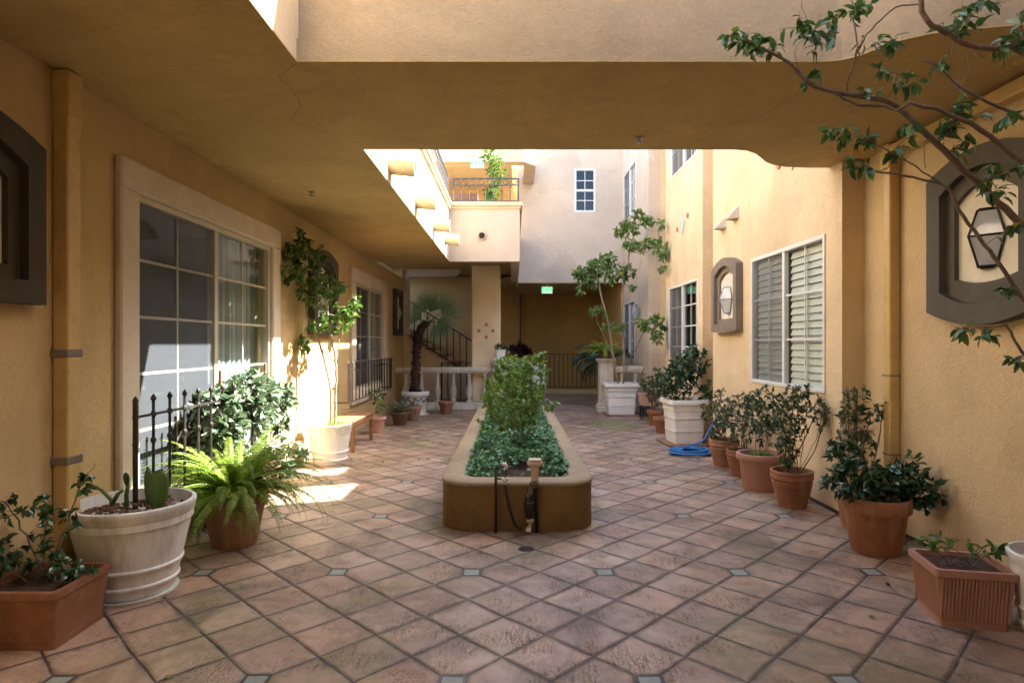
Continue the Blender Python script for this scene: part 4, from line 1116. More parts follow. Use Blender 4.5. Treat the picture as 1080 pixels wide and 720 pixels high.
# ------------------------------------------------------------------ left row of pots
# terracotta trough, bottom left corner
e = potted('potted_plant', -2.42, 3.20, 'thin leafy plant in the terracotta trough at the bottom left corner')
box_pot(e, .21, .22, .29, M['terrad'], 'trough', .84)
rng = np.random.default_rng(21); rnd = random.Random(21); sk = Skel(rnd)
for pts in ([(-.05, 0, .26), (-.02, .02, .5), (.02, 0, .68)], [(0, 0, .26), (-.12, .02, .5), (-.2, 0, .66), (-.28, 0, .72)], [(-.02, 0, .3), (.08, .02, .5), (.13, .05, .72), (.20, .08, .86)], [(-.1, 0, .26), (-.22, -.03, .42), (-.3, 0, .5)]):
    sk.poly(pts, sub=5, wob=.004)
for q in ell(rng, (-.02, 0, .55), (.2, .14, .18), 26)+ell(rng, (-.2, -.02, .40), (.16, .14, .12), 26)+ell(rng, (.12, 0, .33), (.14, .1, .06), 14)+ell(rng, (-.25, 0, .68), (.1, .08, .08), 9)+ell(rng, (.15, .04, .78), (.06, .06, .08), 5): sk.grow(q, .04)
sk.mesh(MB(), rt=.0018, rmax=.007).build('stems', M['barkd'], e, smooth='all'); mb = MB(); leaf_on(sk, mb, rng, .045, 6, .7, w=.55); mb.build('foliage', M['l_gloss'], e)
# large grimy white pot
e = potted('potted_cactus', -2.30, 3.74, 'flat cactus pads and dry stubs in the large grimy white pot', 'potted cactus')
e.location.z = .02
round_pot(e, .345, .53, M['dirtypot'], 'banded', taper=.66, zsoil=.44)
MB().lathe([(.20, -.02), (.245, -.018), (.25, -.002), (.235, -.004)], n=40).build('saucer', M['dirtypot'], e, smooth=True)
rng = np.random.default_rng(8)
gm = MB()
for k in range(260):
    a = rng.uniform(0, 6.28); r = .29*rng.random()**.5; s_ = rng.uniform(.008, .02)
    gm.lathe([(s_*.5, -s_*.5), (s_, 0), (s_*.5, s_*.5)], (r*math.cos(a), r*math.sin(a), .455+.03*(1-r/.33)+rng.uniform(0, .012)), 5)
gm.build('gravel', M['brownpot'], e)['kind'] = 'stuff'
def pad(mb, c, d, L, w, th=.012, n=14):
    c = Vector(c); d = Vector(d).normalized(); s_ = d.cross(Vector((.3, -1, .1))).normalized(); u = d.cross(s_)
    out = []
    for k in range(n):
        a = 2*math.pi*k/n; out.append((.5-.5*math.cos(a), math.sin(a)*(.5 if True else 1)*(1-.18*math.cos(a))))
    vs = []
    for t, sc_ in ((-th*.55, .82), (0, 1), (th*.55, .82)):
        for (a, b) in out: vs.append(c+d*L*(.5+(a-.5)*sc_)+s_*w*b*sc_+u*t*2)
    fs = [(i*n+k, i*n+(k+1) % n, (i+1)*n+(k+1) % n, (i+1)*n+k) for i in range(2) for k in range(n)]+[tuple(range(n))[::-1], tuple(2*n+k for k in range(n))]
    mb.add(vs, fs)
for c, d, L, w in (((.14, 0, .45), (.10, 0, 1), .27, .115), ((.07, .06, .46), (-.05, 0, 1), .26, .055)):
    mb = MB(); pad(mb, c, d, L, w); mb.build('cactus_pad', M['l_cactus'], e, smooth='all')
mb = MB()
for pts in ([(-.13, 0, .44), (-.13, 0, .53), (-.19, 0, .59), (-.22, -.02, .62)], [(-.13, 0, .5), (-.09, 0, .57), (-.06, 0, .59)], [(-.05, .02, .45), (-.04, 0, .56), (-.03, 0, .62)]): mb.tube(pts, [.014, .012, .010, .008][:len(pts)], 6)
mb.build('stub', M['l_cactus'], e, smooth='all')
mb = MB(); pad(mb, (-.20, -.02, .60), (-1, 0, .45), .085, .03, .006); pad(mb, (-.035, 0, .61), (-.1, 0, 1), .09, .035, .006); mb.build('foliage', M['l_gloss'], e, smooth='all')
MB().tube([(0, .08, .50), (.18, .10, .53)], .012, 6).build('dry_twig', M['barkd'], e)

# fern
def fern(e, z0, seed, nf, L, m, spread=1.0, pw=.055, up=.75):
    rng = np.random.default_rng(seed); st = MB(); P, D, Ls, U = [], [], [], []
    for k in range(nf):
        az = 2*math.pi*(k*.618+rng.normal(0, .03)); ln = L*rng.uniform(.6, 1.08); el = rng.uniform(.35, 1.35)*up
        h = np.array([math.cos(az), math.sin(az), 0]); pts = []; n = 22; p = np.array([0, 0, z0])+h*.03; el_ = el
        kk = rng.uniform(.055, .10); tw = rng.normal(0, .012); a2 = az
        for i in range(n+1):
            pts.append(p.copy()); a2 += tw; el_ -= kk*(.5+i/n)
            d = np.array([math.cos(a2)*math.cos(el_), math.sin(a2)*math.cos(el_), math.sin(el_)])
            p = p+d*ln/n
        st.tube([tuple(q) for q in pts[::2]], [.0028*(1-.7*i/11) for i in range(len(pts[::2]))], 4, False)
        for i in range(2, n):
            for hh in (0, .5):
                q = pts[i]*(1-hh)+pts[i+1]*hh; t = pts[i+1]-pts[i]; t /= np.linalg.norm(t)
                s_ = np.cross(t, [0, 0, 1]); s_ /= max(1e-6, np.linalg.norm(s_)); f = i/n
                pl_ = pw*(math.sin(math.pi*min(1, f*.9+.12))**.6)*(1-.35*f)
                for sg in (-1, 1):
                    P.append(q); D.append(s_*sg+t*.35+np.array([0, 0, -.12])+rng.normal(0, .06, 3)); Ls.append(pl_*rng.uniform(.85, 1.1)); U.append(np.cross(s_, t))
    st.build('frond_ribs', m, e); mb = MB(); mb.leaves(P, D, np.array(Ls), w=.36, fold=.1, droop=.12, rng=rng, up=np.array(U)); mb.build('fronds', m, e)
e = potted('potted_fern', -2.08, 4.62, 'bushy light green fern spilling over its terracotta pot', 'potted fern')
round_pot(e, .235, .38, M['terra2'], 'clay'); fern(e, .36, 31, 150, .84, M['l_fern'], up=.98)

# glossy shrub in a box behind the fence
e = potted('potted_shrub', -2.50, 5.70, 'wide glossy leaved shrub growing between the iron fence and the near window', 'potted shrub')
box_pot(e, .13, .75, .34, M['brownpot'], 'trough', .9)
shrub(e, 41, .3, [((.06, -.55, .90), (.22, .34, .30), 105), ((.08, 0, .95), (.24, .36, .30), 120), ((.06, .55, .88), (.22, .34, .32), 100), ((.16, .75, .30), (.18, .35, .18), 34), ((.1, -.2, .45), (.15, .6, .15), 34)], M['l_sunny'], M['barkd'], L=.085, per=10, n_stem=12, rstem=.010, w=.42, base_r=.08, tail=.8)
st_ = MB().box(.0, .022, -.45, -.428, .3, 1.27, .003).build('stake', M['wood'], e); MB().box(.0, .022, .50, .522, .3, 1.30, .003).build('stake', M['wood'], e)

# ficus in a white pot
e = potted('potted_ficus', -2.28, 7.72, 'tall ficus with two pale trunks in a clean white pot by the sunlit wall', 'potted tree')
round_pot(e, .275, .50, M['whitepot'], 'banded', taper=.72)
rnd = random.Random(51); rng = np.random.default_rng(51); sk = Skel(rnd)
sk.poly([(.0, -.03, .42), (.03, -.05, .8), (-.02, -.05, 1.15), (-.12, -.05, 1.5), (-.25, -.1, 1.85), (-.28, -.1, 2.2)], sub=5, wob=.004)
sk.poly([(.05, .03, .42), (.06, .03, .8), (.07, .03, 1.2), (.02, .0, 1.55), (-.02, -.05, 1.9), (-.08, -.2, 2.3), (-.18, -.3, 2.68)], sub=5, wob=.004)
sk.poly([(.12, .05, 1.65), (.25, .0, 1.82), (.34, -.1, 1.95)], par=sk.poly([(.07, .03, 1.25)], par=14, sub=2)[-1], sub=4)
for c, r, n in (((-.20, -.3, 2.62), (.24, .4, .26), 60), ((-.26, -.65, 2.42), (.12, .22, .22), 28), ((-.10, -.25, 2.2), (.28, .45, .26), 60), ((-.05, .1, 1.78), (.28, .4, .18), 50), ((.25, -.1, 1.95), (.18, .2, .17), 32), ((-.28, -.15, 1.5), (.12, .15, .1), 12), ((.0, .1, 2.25), (.22, .3, .2), 34)):
    for q in ell(rng, c, r, n): sk.grow(q, .06)
sk.mesh(MB(), rt=.0026, power=.40, rmax=.024, sides=8).build('trunk', M['bark'], e, smooth='all')
mb = MB(); leaf_on(sk, mb, rng, .075, 6, .7, w=.48, droop=.3, dz=-.45); mb.build('foliage', M['l_ficus'], e)
def grass(e, z0, seed, n, L, r, m, name='grass', thick=.007):
    rng = np.random.default_rng(seed); mb = MB()
    for k in range(n):
        az = rng.uniform(0, 6.28); p = Vector((r*rng.random()*math.cos(az), r*rng.random()*math.sin(az), z0)); el_ = rng.uniform(.7, 1.5); az2 = az+rng.normal(0, .5); ln = L*rng.uniform(.5, 1.1); vs = []; N_ = 6; kk = rng.uniform(.1, .35)
        sd = Vector((-math.sin(az2), math.cos(az2), 0))
        for i in range(N_+1):
            w = thick*(1-(i/N_)**2)+.0006; vs += [p-sd*w*.5, p+sd*w*.5]; el_ -= kk; p = p+Vector((math.cos(az2)*math.cos(el_), math.sin(az2)*math.cos(el_), math.sin(el_)))*ln/N_
        mb.add(vs, [(2*i, 2*i+1, 2*i+3, 2*i+2) for i in range(N_)])
    mb.build(name, m, e)
grass(e, .43, 52, 150, .34, .16, M['l_grass'])
# bench
e = empty('bench', (-2.36, 9.05, 0), label='small slatted wooden bench against the wall behind the white ficus pot', cat='bench')
mb = MB()
for x in (-.15, -.05, .05, .15): mb.box(x-.045, x+.045, -.62, .62, .40, .43, .006)
mb.build('seat', M['wood'], e)
MB().box(-.18, -.15, -.58, .58, .33, .3995).box(.15, .18, -.58, .58, .33, .3995).build('apron', M['wood'], e)
for sx in (-1, 1):
    for sy in (-1, 1): MB().box(sx*.165-.025, sx*.165+.025, sy*.56-.025, sy*.56+.025, 0, .3995, .005).build('leg', M['wood'], e)
# small pots further along the left wall
e = potted('potted_seedling', -2.26, 10.35, 'spindly seedling in the small cream pot beyond the bench', 'potted plant')
round_pot(e, .145, .27, M['pinkpale'], 'fat'); shrub(e, 61, .22, [((0, -.05, .62), (.18, .2, .16), 22), ((.03, 0, .42), (.08, .1, .1), 6)], M['l_ficus'], M['bark'], L=.07, per=5, n_stem=3, rstem=.008, base_r=.02)
def agave(e, z0, seed, n, L, m, w=.05):
    rng = np.random.default_rng(seed); mb = MB()
    for k in range(n):
        az = k*2.4; el_ = .25+1.15*k/n; ln = L*rng.uniform(.8, 1.05); p = Vector((0, 0, z0)); vs = []; N_ = 6; sd = Vector((-math.sin(az), math.cos(az), 0))
        for i in range(N_+1):
            f = i/N_; ww = w*(.55+.9*f if f < .45 else (1-f)*1.7)+.001; nn = Vector((-math.cos(az)*math.sin(el_), -math.sin(az)*math.sin(el_), math.cos(el_)))
            vs += [p-sd*ww*.5+nn*ww*.12, p-nn*.004, p+sd*ww*.5+nn*ww*.12]; el_ -= .05; p = p+Vector((math.cos(az)*math.cos(el_), math.sin(az)*math.cos(el_), math.sin(el_)))*ln/N_
        fs = []
        for i in range(N_): fs += [(3*i, 3*i+1, 3*i+4, 3*i+3), (3*i+1, 3*i+2, 3*i+5, 3*i+4)]
        mb.add(vs, fs)
    mb.build('agave_leaves', m, e)
e = potted('potted_agave', -2.06, 11.35, 'spiky grey green agave in a dark brown pot', 'potted agave')
round_pot(e, .17, .25, M['brownpot'], 'clay'); agave(e, .22, 3, 26, .36, M['l_agave'])
e = potted('potted_plant', -1.93, 12.0, 'round terracotta pot of low spiky leaves between agave and palm', 'potted plant')
round_pot(e, .17, .29, M['terra2'], 'clay'); agave(e, .26, 4, 14, .22, M['l_agave'], .03)
e = potted('empty_flowerpot', -1.42, 13.25, 'small orange flowerpot alone below the white balusters', 'flowerpot')
round_pot(e, .165, .26, M['terra'], 'clay')
# fan palm
e = potted('potted_palm', -2.03, 12.95, 'fan palm with a curved hairy trunk in a white pot with ivy painted band', 'potted palm')
round_pot(e, .29, .50, M['whitepot'], 'fat', taper=.75); saucer(e, .27, M['whitepot'])
mb = MB(); rg = random.Random(4)
for k in range(64):
    a = -math.pi/2+(k-32)*.05; q = Vector((.268*math.cos(a), .268*math.sin(a), .33+.03*math.sin(k*.6)+rg.uniform(-.03, .03))); mb.lathe([(.002, -.012), (.014, 0), (.002, .012)], q, 5)
mb.build('vine_ornament', M['iron'], e)
sk = Skel(random.Random(5)); tk = sk.poly([(0, 0, .42), (.0, 0, .9), (.03, 0, 1.4), (.06, 0, 1.6), (.13, 0, 1.80), (.26, 0, 1.93)], sub=6)
rr = [.10-.035*min(1, i/8)+.0*i for i in range(len(tk))]
mb = MB(); pts = [sk.p[i] for i in tk]; mb.tube(pts, [r+.008*(i % 2) for i, r in enumerate(rr)], 10)
rng = np.random.default_rng(9); P, D = [], []
for i in range(0, len(pts)-1):
    for k in range(26):
        a = rng.uniform(0, 6.28); d = Vector((math.cos(a), math.sin(a), .0)); P.append(pts[i].lerp(pts[i+1], rng.random())+d*rr[i]*.8); D.append((d.x, d.y, .9))
mb.leaves([tuple(p) for p in P], D, rng.uniform(.05, .10, len(P)), w=.5, fold=.3, droop=.1, rng=rng)
mb.build('trunk', M['palmbark'], e)
def fan(mb, st, c, dirv, R_, nb=24, arc=1.9, seed=0, plen=.35):
    rng = np.random.default_rng(seed); c = Vector(c); d = Vector(dirv).normalized(); hub = c+d*plen
    st.tube([c, c.lerp(hub, .5)+Vector((0, 0, .02)), hub], [.012, .009, .007], 5)
    s_ = d.cross(Vector((.1, -1, .25))).normalized(); nrm = s_.cross(d)
    for k in range(nb):
        a = (k/(nb-1)-.5)*arc; L = R_*(1-.12*abs(a))*rng.uniform(.92, 1.05); dr = d*math.cos(a)+s_*math.sin(a); sd = dr.cross(nrm).normalized(); vs = []
        N_ = 5
        for i in range(N_+1):
            f = i/N_; p = hub+dr*L*f+nrm*(.03*f)+Vector((0, 0, -.05*R_*f**3)); w = L*arc/(nb-1)*f*.95 if f < .42 else .030*(1-f)+.002
            vs += [p-sd*w*.5+nrm*w*.2, p, p+sd*w*.5+nrm*w*.2]
        fs = []
        for i in range(N_): fs += [(3*i, 3*i+1, 3*i+4, 3*i+3), (3*i+1, 3*i+2, 3*i+5, 3*i+4)]
        mb.add(vs, fs)
for k, (dv, R_, pl_) in enumerate([((1, -.3, .0), .60, .20), ((.30, -.2, 1), .66, .24), ((-.35, -.1, 1), .50, .22), ((.80, .15, .60), .62, .34), ((-.85, -.1, .45), .46, .16), ((.7, -.4, -.5), .44, .14), ((.1, .6, .8), .5, .3)]):
    mb, st_ = MB(), MB(); fan(mb, st_, pts[-1], dv, R_, seed=k, plen=pl_)
    ff = mb.build('fan_leaf', M['l_palm'], e); st_.build('leaf_stalk', M['l_palm'], ff)
# white pot on the pedestal by the pillar
e = potted('potted_plant', -.25, 13.9, 'small green plant in a square white pot on the pedestal by the pillar', 'potted plant'); e.location.z = 1.17
box_pot(e, .11, .11, .19, M['whitepot'], 'trough', .8)
shrub(e, 71, .16, [((0, 0, .24), (.15, .15, .10), 60)], M['l_gloss'], M['barkd'], L=.035, per=9, n_stem=6, rstem=.004, base_r=.02, seg=.03)
# maroon plant and white board in the passage
e = potted('potted_plant', .24, 16.9, 'dark maroon leaved plant on a small table in the passage', 'potted plant'); e.location.z = .92
round_pot(e, .13, .22, M['brownpot'], 'clay'); shrub(e, 72, .2, [((0, 0, .42), (.32, .2, .20), 60)], M['l_maroon'], M['barkd'], L=.12, per=8, n_stem=6, rstem=.008, base_r=.03, w=.5)
e = empty('side_table', (.24, 16.9, 0), label='small white table under the maroon plant in the passage', cat='table')
MB().box(-.38, .38, -.24, .24, .88, .92, .008).build('table_top', M['white'], e)
for sx in (-1, 1):
    for sy in (-1, 1): MB().box(sx*.34-.02, sx*.34+.02, sy*.2-.02, sy*.2+.02, 0, .8795).build('leg', M['white'], e)
e = empty('notice_board', (.60, 13.6, 0), label='pale blue white board standing behind the planter shrubs', cat='board')
MB().box(-.14, .14, -.012, .012, .45, 1.0, .004).build('panel', M['lglass'], e); MB().box(-.15, -.1405, -.014, .014, 0, 1.02).box(.1405, .15, -.014, .014, 0, 1.02).box(-.15, .15, -.014, .014, 1.0205, 1.03).build('stand', M['lgray'], e)

# ------------------------------------------------------------------ right row of pots
e = potted('potted_ficus', 2.27, 12.95, 'slender twin trunked ficus in the ribbed white box planter against the far wall', 'potted tree')
box_pot(e, .36, .34, .64, M['whitepot'], 'banded')
MB().box(-.33, .33, -.33, .33, .0, .03).build('base_board', M['wood'], e)
for ch in e.children:
    if ch.name.startswith('pot') or ch.name.startswith('soil'): ch.location.z = .032
rnd = random.Random(81); rng = np.random.default_rng(81); sk = Skel(rnd)
def q2(px, py, d=12.9): return W(px, py, d)-e.location
sk.poly([q2(653, 409), q2(647, 375), q2(640, 335), q2(634, 312), q2(631, 296)], sub=4, wob=.004)
t2 = sk.poly([q2(657, 409), q2(658, 370), q2(656, 330), q2(657, 305), q2(662, 282), q2(664, 262), q2(668, 250), q2(672, 240)], sub=4, wob=.004)
sk.poly([q2(651, 385), q2(643, 368), q2(636, 352), q2(630, 340), q2(628, 330)], sub=3)
sk.poly([q2(668, 300, 12.5), q2(674, 285, 12.2), q2(676, 272, 12)], par=t2[13], sub=3)
sk.poly([q2(675, 268, 12.3), q2(690, 262, 11.8), q2(698, 266, 11.5)], par=t2[20], sub=3)
sk.poly([q2(662, 385, 12.6), q2(672, 365, 12), q2(680, 345, 11.5)], par=t2[1], sub=3)
for (px, py, d, rx, rz_, n) in ((612, 287, 12.9, .14, .10, 16), (622, 292, 12.9, .2, .16, 26), (635, 280, 12.9, .22, .16, 30), (641, 272, 13, .12, .1, 10), (612, 307, 12.7, .08, .06, 5), (650, 291, 12.7, .2, .12, 18), (660, 286, 12.8, .16, .12, 14),
        (655, 243, 12.9, .12, .1, 10), (662, 236, 12.9, .12, .09, 9), (674, 226, 12.6, .10, .09, 8), (684, 232, 12.4, .12, .1, 9), (668, 242, 12.7, .1, .1, 7), (666, 258, 12.6, .16, .08, 11), (679, 258, 12.3, .14, .08, 10),
        (692, 255, 11.5, .10, .09, 8), (698, 265, 11.2, .10, .14, 10), (699, 284, 11.2, .04, .05, 3), (697, 236, 11.3, .05, .07, 4), (668, 303, 12.5, .08, .04, 3), (628, 328, 12.9, .14, .1, 9), (642, 343, 12.9, .1, .08, 5), (655, 345, 12.6, .1, .1, 5), (688, 340, 11.3, .2, .14, 20), (693, 355, 11.2, .08, .1, 6)):
    c = q2(px, py, d)
    for q in ell(rng, c, (rx*1.4, .25, rz_*1.35), int(n*2.2)): sk.grow(q, .07)
sk.mesh(MB(), rt=.003, power=.38, rmax=.032, sides=8).build('trunk', M['bark'], e, smooth='all')
mb = MB(); leaf_on(sk, mb, rng, .085, 7, .65, w=.48, droop=.3, dz=-.4); mb.build('foliage', M['l_light'], e)
# fern and palm fronds by the pedestal
e = potted('potted_fern', 2.03, 13.48, 'lime green fern hanging over the weathered stone pedestal', 'potted fern'); e.location.z = 1.17
round_pot(e, .14, .16, M['brownpot'], 'fat'); fern(e, .16, 91, 30, .62, M['l_ferny'], pw=.07)
e = potted('date_palm', 2.35, 15.2, 'dark green feather palm in the passage mouth behind the stone pedestal', 'palm')
round_pot(e, .26, .42, M['terra2'], 'clay')
mb = MB().tube([(0, 0, .36), (0, 0, .75), (-.02, 0, 1.05)], [.09, .075, .07], 8); mb.build('trunk', M['palmbark'], e)
def feather(e, c, az, el_, L, m, seed, bend=.1, pl=.3):
    rng = np.random.default_rng(seed); c = np.array(c, float); pts = []; n = 20; p = c.copy()
    for i in range(n+1):
        pts.append(p.copy()); p = p+np.array([math.cos(az)*math.cos(el_), math.sin(az)*math.cos(el_), math.sin(el_)])*L/n; el_ -= bend*(.5+i/n)
    f = MB().tube([tuple(q) for q in pts], [.010*(1-.8*i/n) for i in range(n+1)], 5).build('frond', m, e)
    P, D, Ls = [], [], []
    for i in range(3, n):
        t = pts[i+1]-pts[i]; t /= np.linalg.norm(t); s_ = np.cross(t, [0, 0, 1]); s_ /= np.linalg.norm(s_)
        for h in (0, .5):
            for sg in (-1, 1): P.append(pts[i]*(1-h)+pts[i+1]*h); D.append(s_*sg*.8+t*.75+np.array([0, 0, -.25])); Ls.append(pl*math.sin(math.pi*(.15+.8*i/n))**.5)
    mb = MB().leaves(P, D, np.array(Ls), w=.09, fold=.3, droop=.25, rng=rng); mb.build('leaflets', m, f)
for k, (az, el_) in enumerate([(3.3, .75), (3.6, .45), (2.9, .6), (4.0, .8), (4.6, .6), (3.2, 1.1), (5.4, .8), (1.5, 1.0), (3.75, .15), (4.2, .3), (.2, .9)]): feather(e, (-.02, 0, 1.05), az, el_, .95, M['l_palmd'], k, .09, .28)

e = potted('trough_planter', 2.68, 12.2, 'pale pink trough on a dark stand beside the far white box planter', 'planter')
b2 = empty('tmp'); box_pot(e, .17, .13, .24, M['pinkpale'], 'trough', .8)
for ch in e.children: ch.location.z = .28
bpy.data.objects.remove(b2)
for sx in (-1, 1):
    for sy in (-1, 1): MB().box(sx*.12-.01, sx*.12+.01, sy*.09-.01, sy*.09+.01, 0, .279).build('stand_leg', M['iron'], e)
shrub(e, 102, .5, [((.02, 0, .70), (.14, .1, .16), 16)], M['l_vine'], M['barkd'], L=.05, per=5, n_stem=3, rstem=.005, base_r=.03)
e = MB().box(-.10, .10, -.10, .10, 0, .18, .01).box(-.11, .11, -.11, .11, .1805, .205, .005).build('storage_box', M['slate'], loc=(2.74, 12.75, 0)); tag(e, 'small dark slate box on the floor between the white planter and pink trough', 'box')
e = potted('potted_shrub', 2.64, 11.3, 'leafy shrub in a terracotta pot behind the small empty flowerpot', 'potted shrub')
round_pot(e, .165, .29, M['terra'], 'clay'); shrub(e, 103, .25, [((-.02, 0, .78), (.27, .22, .30), 90), ((.0, 0, .5), (.15, .15, .15), 22)], M['l_vine'], M['barkd'], L=.06, per=7, n_stem=6, rstem=.008)
e = potted('empty_flowerpot', 2.53, 10.35, 'small bright orange flowerpot standing before the leafy shrub', 'flowerpot'); round_pot(e, .155, .27, M['terra'], 'clay')
e = potted('box_planter', 2.58, 9.25, 'camellia like shrub in the large ribbed white box planter below the grid window', 'potted shrub', rz=R(4))
box_pot(e, .285, .30, .64, M['whitepot'], 'banded')
for ch in list(e.children): ch.location.z = .03
MB().box(-.33, .28, -.33, .31, 0, .028, .004).build('base_board', M['wood'], e)
shrub(e, 104, .60, [((-.14, .0, .92), (.30, .26, .26), 120), ((.14, -.05, 1.22), (.24, .24, .28), 90), ((-.02, 0, 1.1), (.24, .24, .2), 60), ((.30, -.1, .85), (.16, .2, .2), 30)], M['l_gloss'], M['bark'], L=.062, per=8, n_stem=6, rstem=.016, base_r=.05, w=.45)
# hose
e = empty('garden_hose', (2.40, 8.32, 0), label='coiled blue garden hose on the tiles beside the white box planter', cat='hose')
pts = []
for k in range(150):
    a = k*.28; r = .27-.03*math.sin(a*.31)-.016*(k/30); pts.append((r*math.cos(a)*1.05, r*.82*math.sin(a), .014+.012*(k/27.0)+.006*math.sin(a*1.7)))
x, y, z = pts[-1]
pts2 = [(x+.02, y+.05, z+.02), (.20, .12, .16), (.33, .14, .35), (.42, .12, .52), (.46, .05, .60), (.47, -.05, .52)]
sk = Skel(random.Random(1)); ids = sk.poly([pts[-1]]+pts2, sub=5)
MB().tube(pts+[tuple(sk.p[i]) for i in ids[1:]], .0125, 8).build('hose', M['hose'], e, smooth='all')
MB().box(.44, .50, -.06, .10, .56, .64, .01).build('hose_hook', M['grayfit'], e)

# three pots in front of the blinds window
e = potted('potted_shrub', 2.60, 7.55, 'dark shrub in the ribbed terracotta pot nearest the blue hose', 'potted shrub')
round_pot(e, .18, .33, M['terra2'], 'ribbed'); shrub(e, 111, .28, [((-.06, 0, .68), (.24, .26, .28), 100), ((-.12, -.1, .42), (.14, .15, .12), 22)], M['l_vine'], M['barkd'], L=.047, per=7, n_stem=6, rstem=.008)
e = potted('potted_shrub', 2.60, 6.98, 'dark shrub in the ribbed terracotta pot between the hose pot and the pink pot', 'potted shrub')
round_pot(e, .165, .30, M['terra'], 'ribbed'); shrub(e, 112, .26, [((.0, 0, .66), (.22, .26, .32), 105), ((.05, -.1, .88), (.17, .2, .14), 26)], M['l_vine'], M['barkd'], L=.047, per=7, n_stem=6, rstem=.008)
e = potted('potted_shrub', 2.56, 6.36, 'wide smooth pink pot with small bright sprouts and a tall dark shrub', 'potted shrub')
round_pot(e, .235, .375, M['pink'], 'fat', taper=.74); shrub(e, 113, .31, [((.12, .12, .80), (.20, .22, .24), 80), ((.12, .12, .55), (.12, .12, .15), 16)], M['l_vine'], M['barkd'], L=.05, per=7, n_stem=5, rstem=.009)
mb = MB(); rng = np.random.default_rng(6); a = rng.uniform(0, 6.28, 130); P = np.stack([-.03+.11*np.cos(a)*rng.random(130), -.08+.08*np.sin(a)*rng.random(130), .33+.04*rng.random(130)], 1)
mb.leaves(P, np.stack([np.cos(a), np.sin(a), .8+0*a], 1), .05, w=.6, rng=rng); mb.build('sprouts', M['l_shrub'], e)
e = potted('potted_vine', 2.58, 5.68, 'dark twining vine climbing from the ribbed terracotta pot under the window corner', 'potted vine')
round_pot(e, .185, .335, M['terra'], 'ribbed')
shrub(e, 121, .28, [((-.06, 0, .52), (.12, .12, .18), 55), ((-.02, 0, .78), (.15, .14, .20), 80), ((.08, 0, 1.0), (.18, .12, .14), 70), ((.22, -.1, .86), (.10, .1, .16), 34)], M['l_vine'], M['barkd'], L=.043, per=6, n_stem=12, rstem=.007, base_r=.06, tail=.8)
e = potted('potted_vine', 2.80, 5.02, 'sparse vine on a stake in the small pot behind the largest terracotta pot', 'potted vine')
round_pot(e, .15, .27, M['terra2'], 'clay'); MB().box(-.012, .012, -.012, .012, .2, 1.13, .003).build('stake', M['barkd'], e)
shrub(e, 122, .22, [((0, 0, .75), (.17, .14, .30), 62), ((-.12, -.05, .95), (.10, .1, .1), 14), ((.14, -.06, .98), (.14, .1, .12), 22), ((-.05, -.05, 1.1), (.12, .08, .07), 10)], M['l_vine'], M['barkd'], L=.052, per=5, n_stem=7, rstem=.006, base_r=.03, tail=.8)
e = potted('potted_shrub', 2.63, 4.46, 'spreading glossy shrub in the largest smooth terracotta pot', 'potted shrub')
round_pot(e, .228, .40, M['terra'], 'clay', taper=.70)
shrub(e, 123, .36, [((-.16, -.02, .54), (.24, .22, .15), 90), ((.12, -.02, .50), (.24, .22, .13), 80), ((-.2, .1, .70), (.12, .12, .1), 24), ((.34, -.05, .44), (.12, .15, .16), 30), ((.22, 0, .62), (.1, .1, .1), 14)], M['l_gloss'], M['barkd'], L=.062, per=7, n_stem=9, rstem=.008, base_r=.06, tail=.8)
e = potted('trough_planter', 2.46, 3.38, 'pinkish ribbed plastic trough with a few sprouts near the right edge', 'planter', rz=R(-12))
box_pot(e, .195, .18, .31, M['pink'], 'ribs', .80)
shrub(e, 131, .29, [((-.12, 0, .40), (.10, .10, .06), 11), ((.12, 0, .38), (.12, .1, .06), 12)], M['l_ficus'], M['barkd'], L=.05, per=4, n_stem=6, rstem=.005, base_r=.06)

# ------------------------------------------------------------------ tree in the white pot at the right edge
e = potted('potted_tree', 2.81, 3.16, 'bare grey branches and dark leaves reaching in from the white pot at the right edge', 'potted tree')
round_pot(e, .22, .42, M['whitepot'], 'banded', taper=.7)
o = e.location
def B(px, py, d): return W(px, py, d)-o
rnd = random.Random(141); rng = np.random.default_rng(141); sk = Skel(rnd); fx = {}
tr_ = sk.poly([(0, 0, .36), (.02, 0, .8), (.0, -.02, 1.15), (-.02, -.05, 1.45)], sub=4, wob=.003)
def br_(pts, par, r0, r1, sub=4):
    ids = sk.poly([B(*p) for p in pts], par=par, sub=sub, wob=.0025)
    for k, i in enumerate(ids): fx[i] = r0+(r1-r0)*k/len(ids)
    return ids
for k, i in enumerate(tr_): fx[i] = .034-.008*k/len(tr_)
A_ = br_([(1115, 285, 3.05), (1080, 240, 3.0), (1053, 213, 2.98), (1007, 170, 2.95), (970, 133, 2.92), (933, 107, 2.9), (883, 98, 2.86), (853, 88, 2.84), (835, 68, 2.82), (807, 53, 2.80), (780, 42, 2.78), (768, 36, 2.77)], tr_[-3], .020, .004)
B_ = br_([(1140, 230, 3.0), (1080, 173, 2.9), (1033, 137, 2.85), (993, 117, 2.82), (960, 108, 2.8)], tr_[-1], .016, .008)
B2 = br_([(946, 116, 2.85), (933, 112, 2.88), (905, 111, 2.88), (890, 104, 2.86), (881, 99, 2.86)], B_[-1], .007, .005, 2)
C_ = br_([(1150, 120, 2.9), (1080, 55, 2.7), (1055, 52, 2.68), (1023, 48, 2.66), (993, 33, 2.64), (975, 18, 2.62), (970, -10, 2.6)], B_[2], .014, .010)
D_ = br_([(1110, 150, 3.0), (1080, 124, 2.95), (1033, 103, 2.9), (1007, 87, 2.88), (990, 70, 2.86), (973, 63, 2.85)], B_[3], .011, .003)
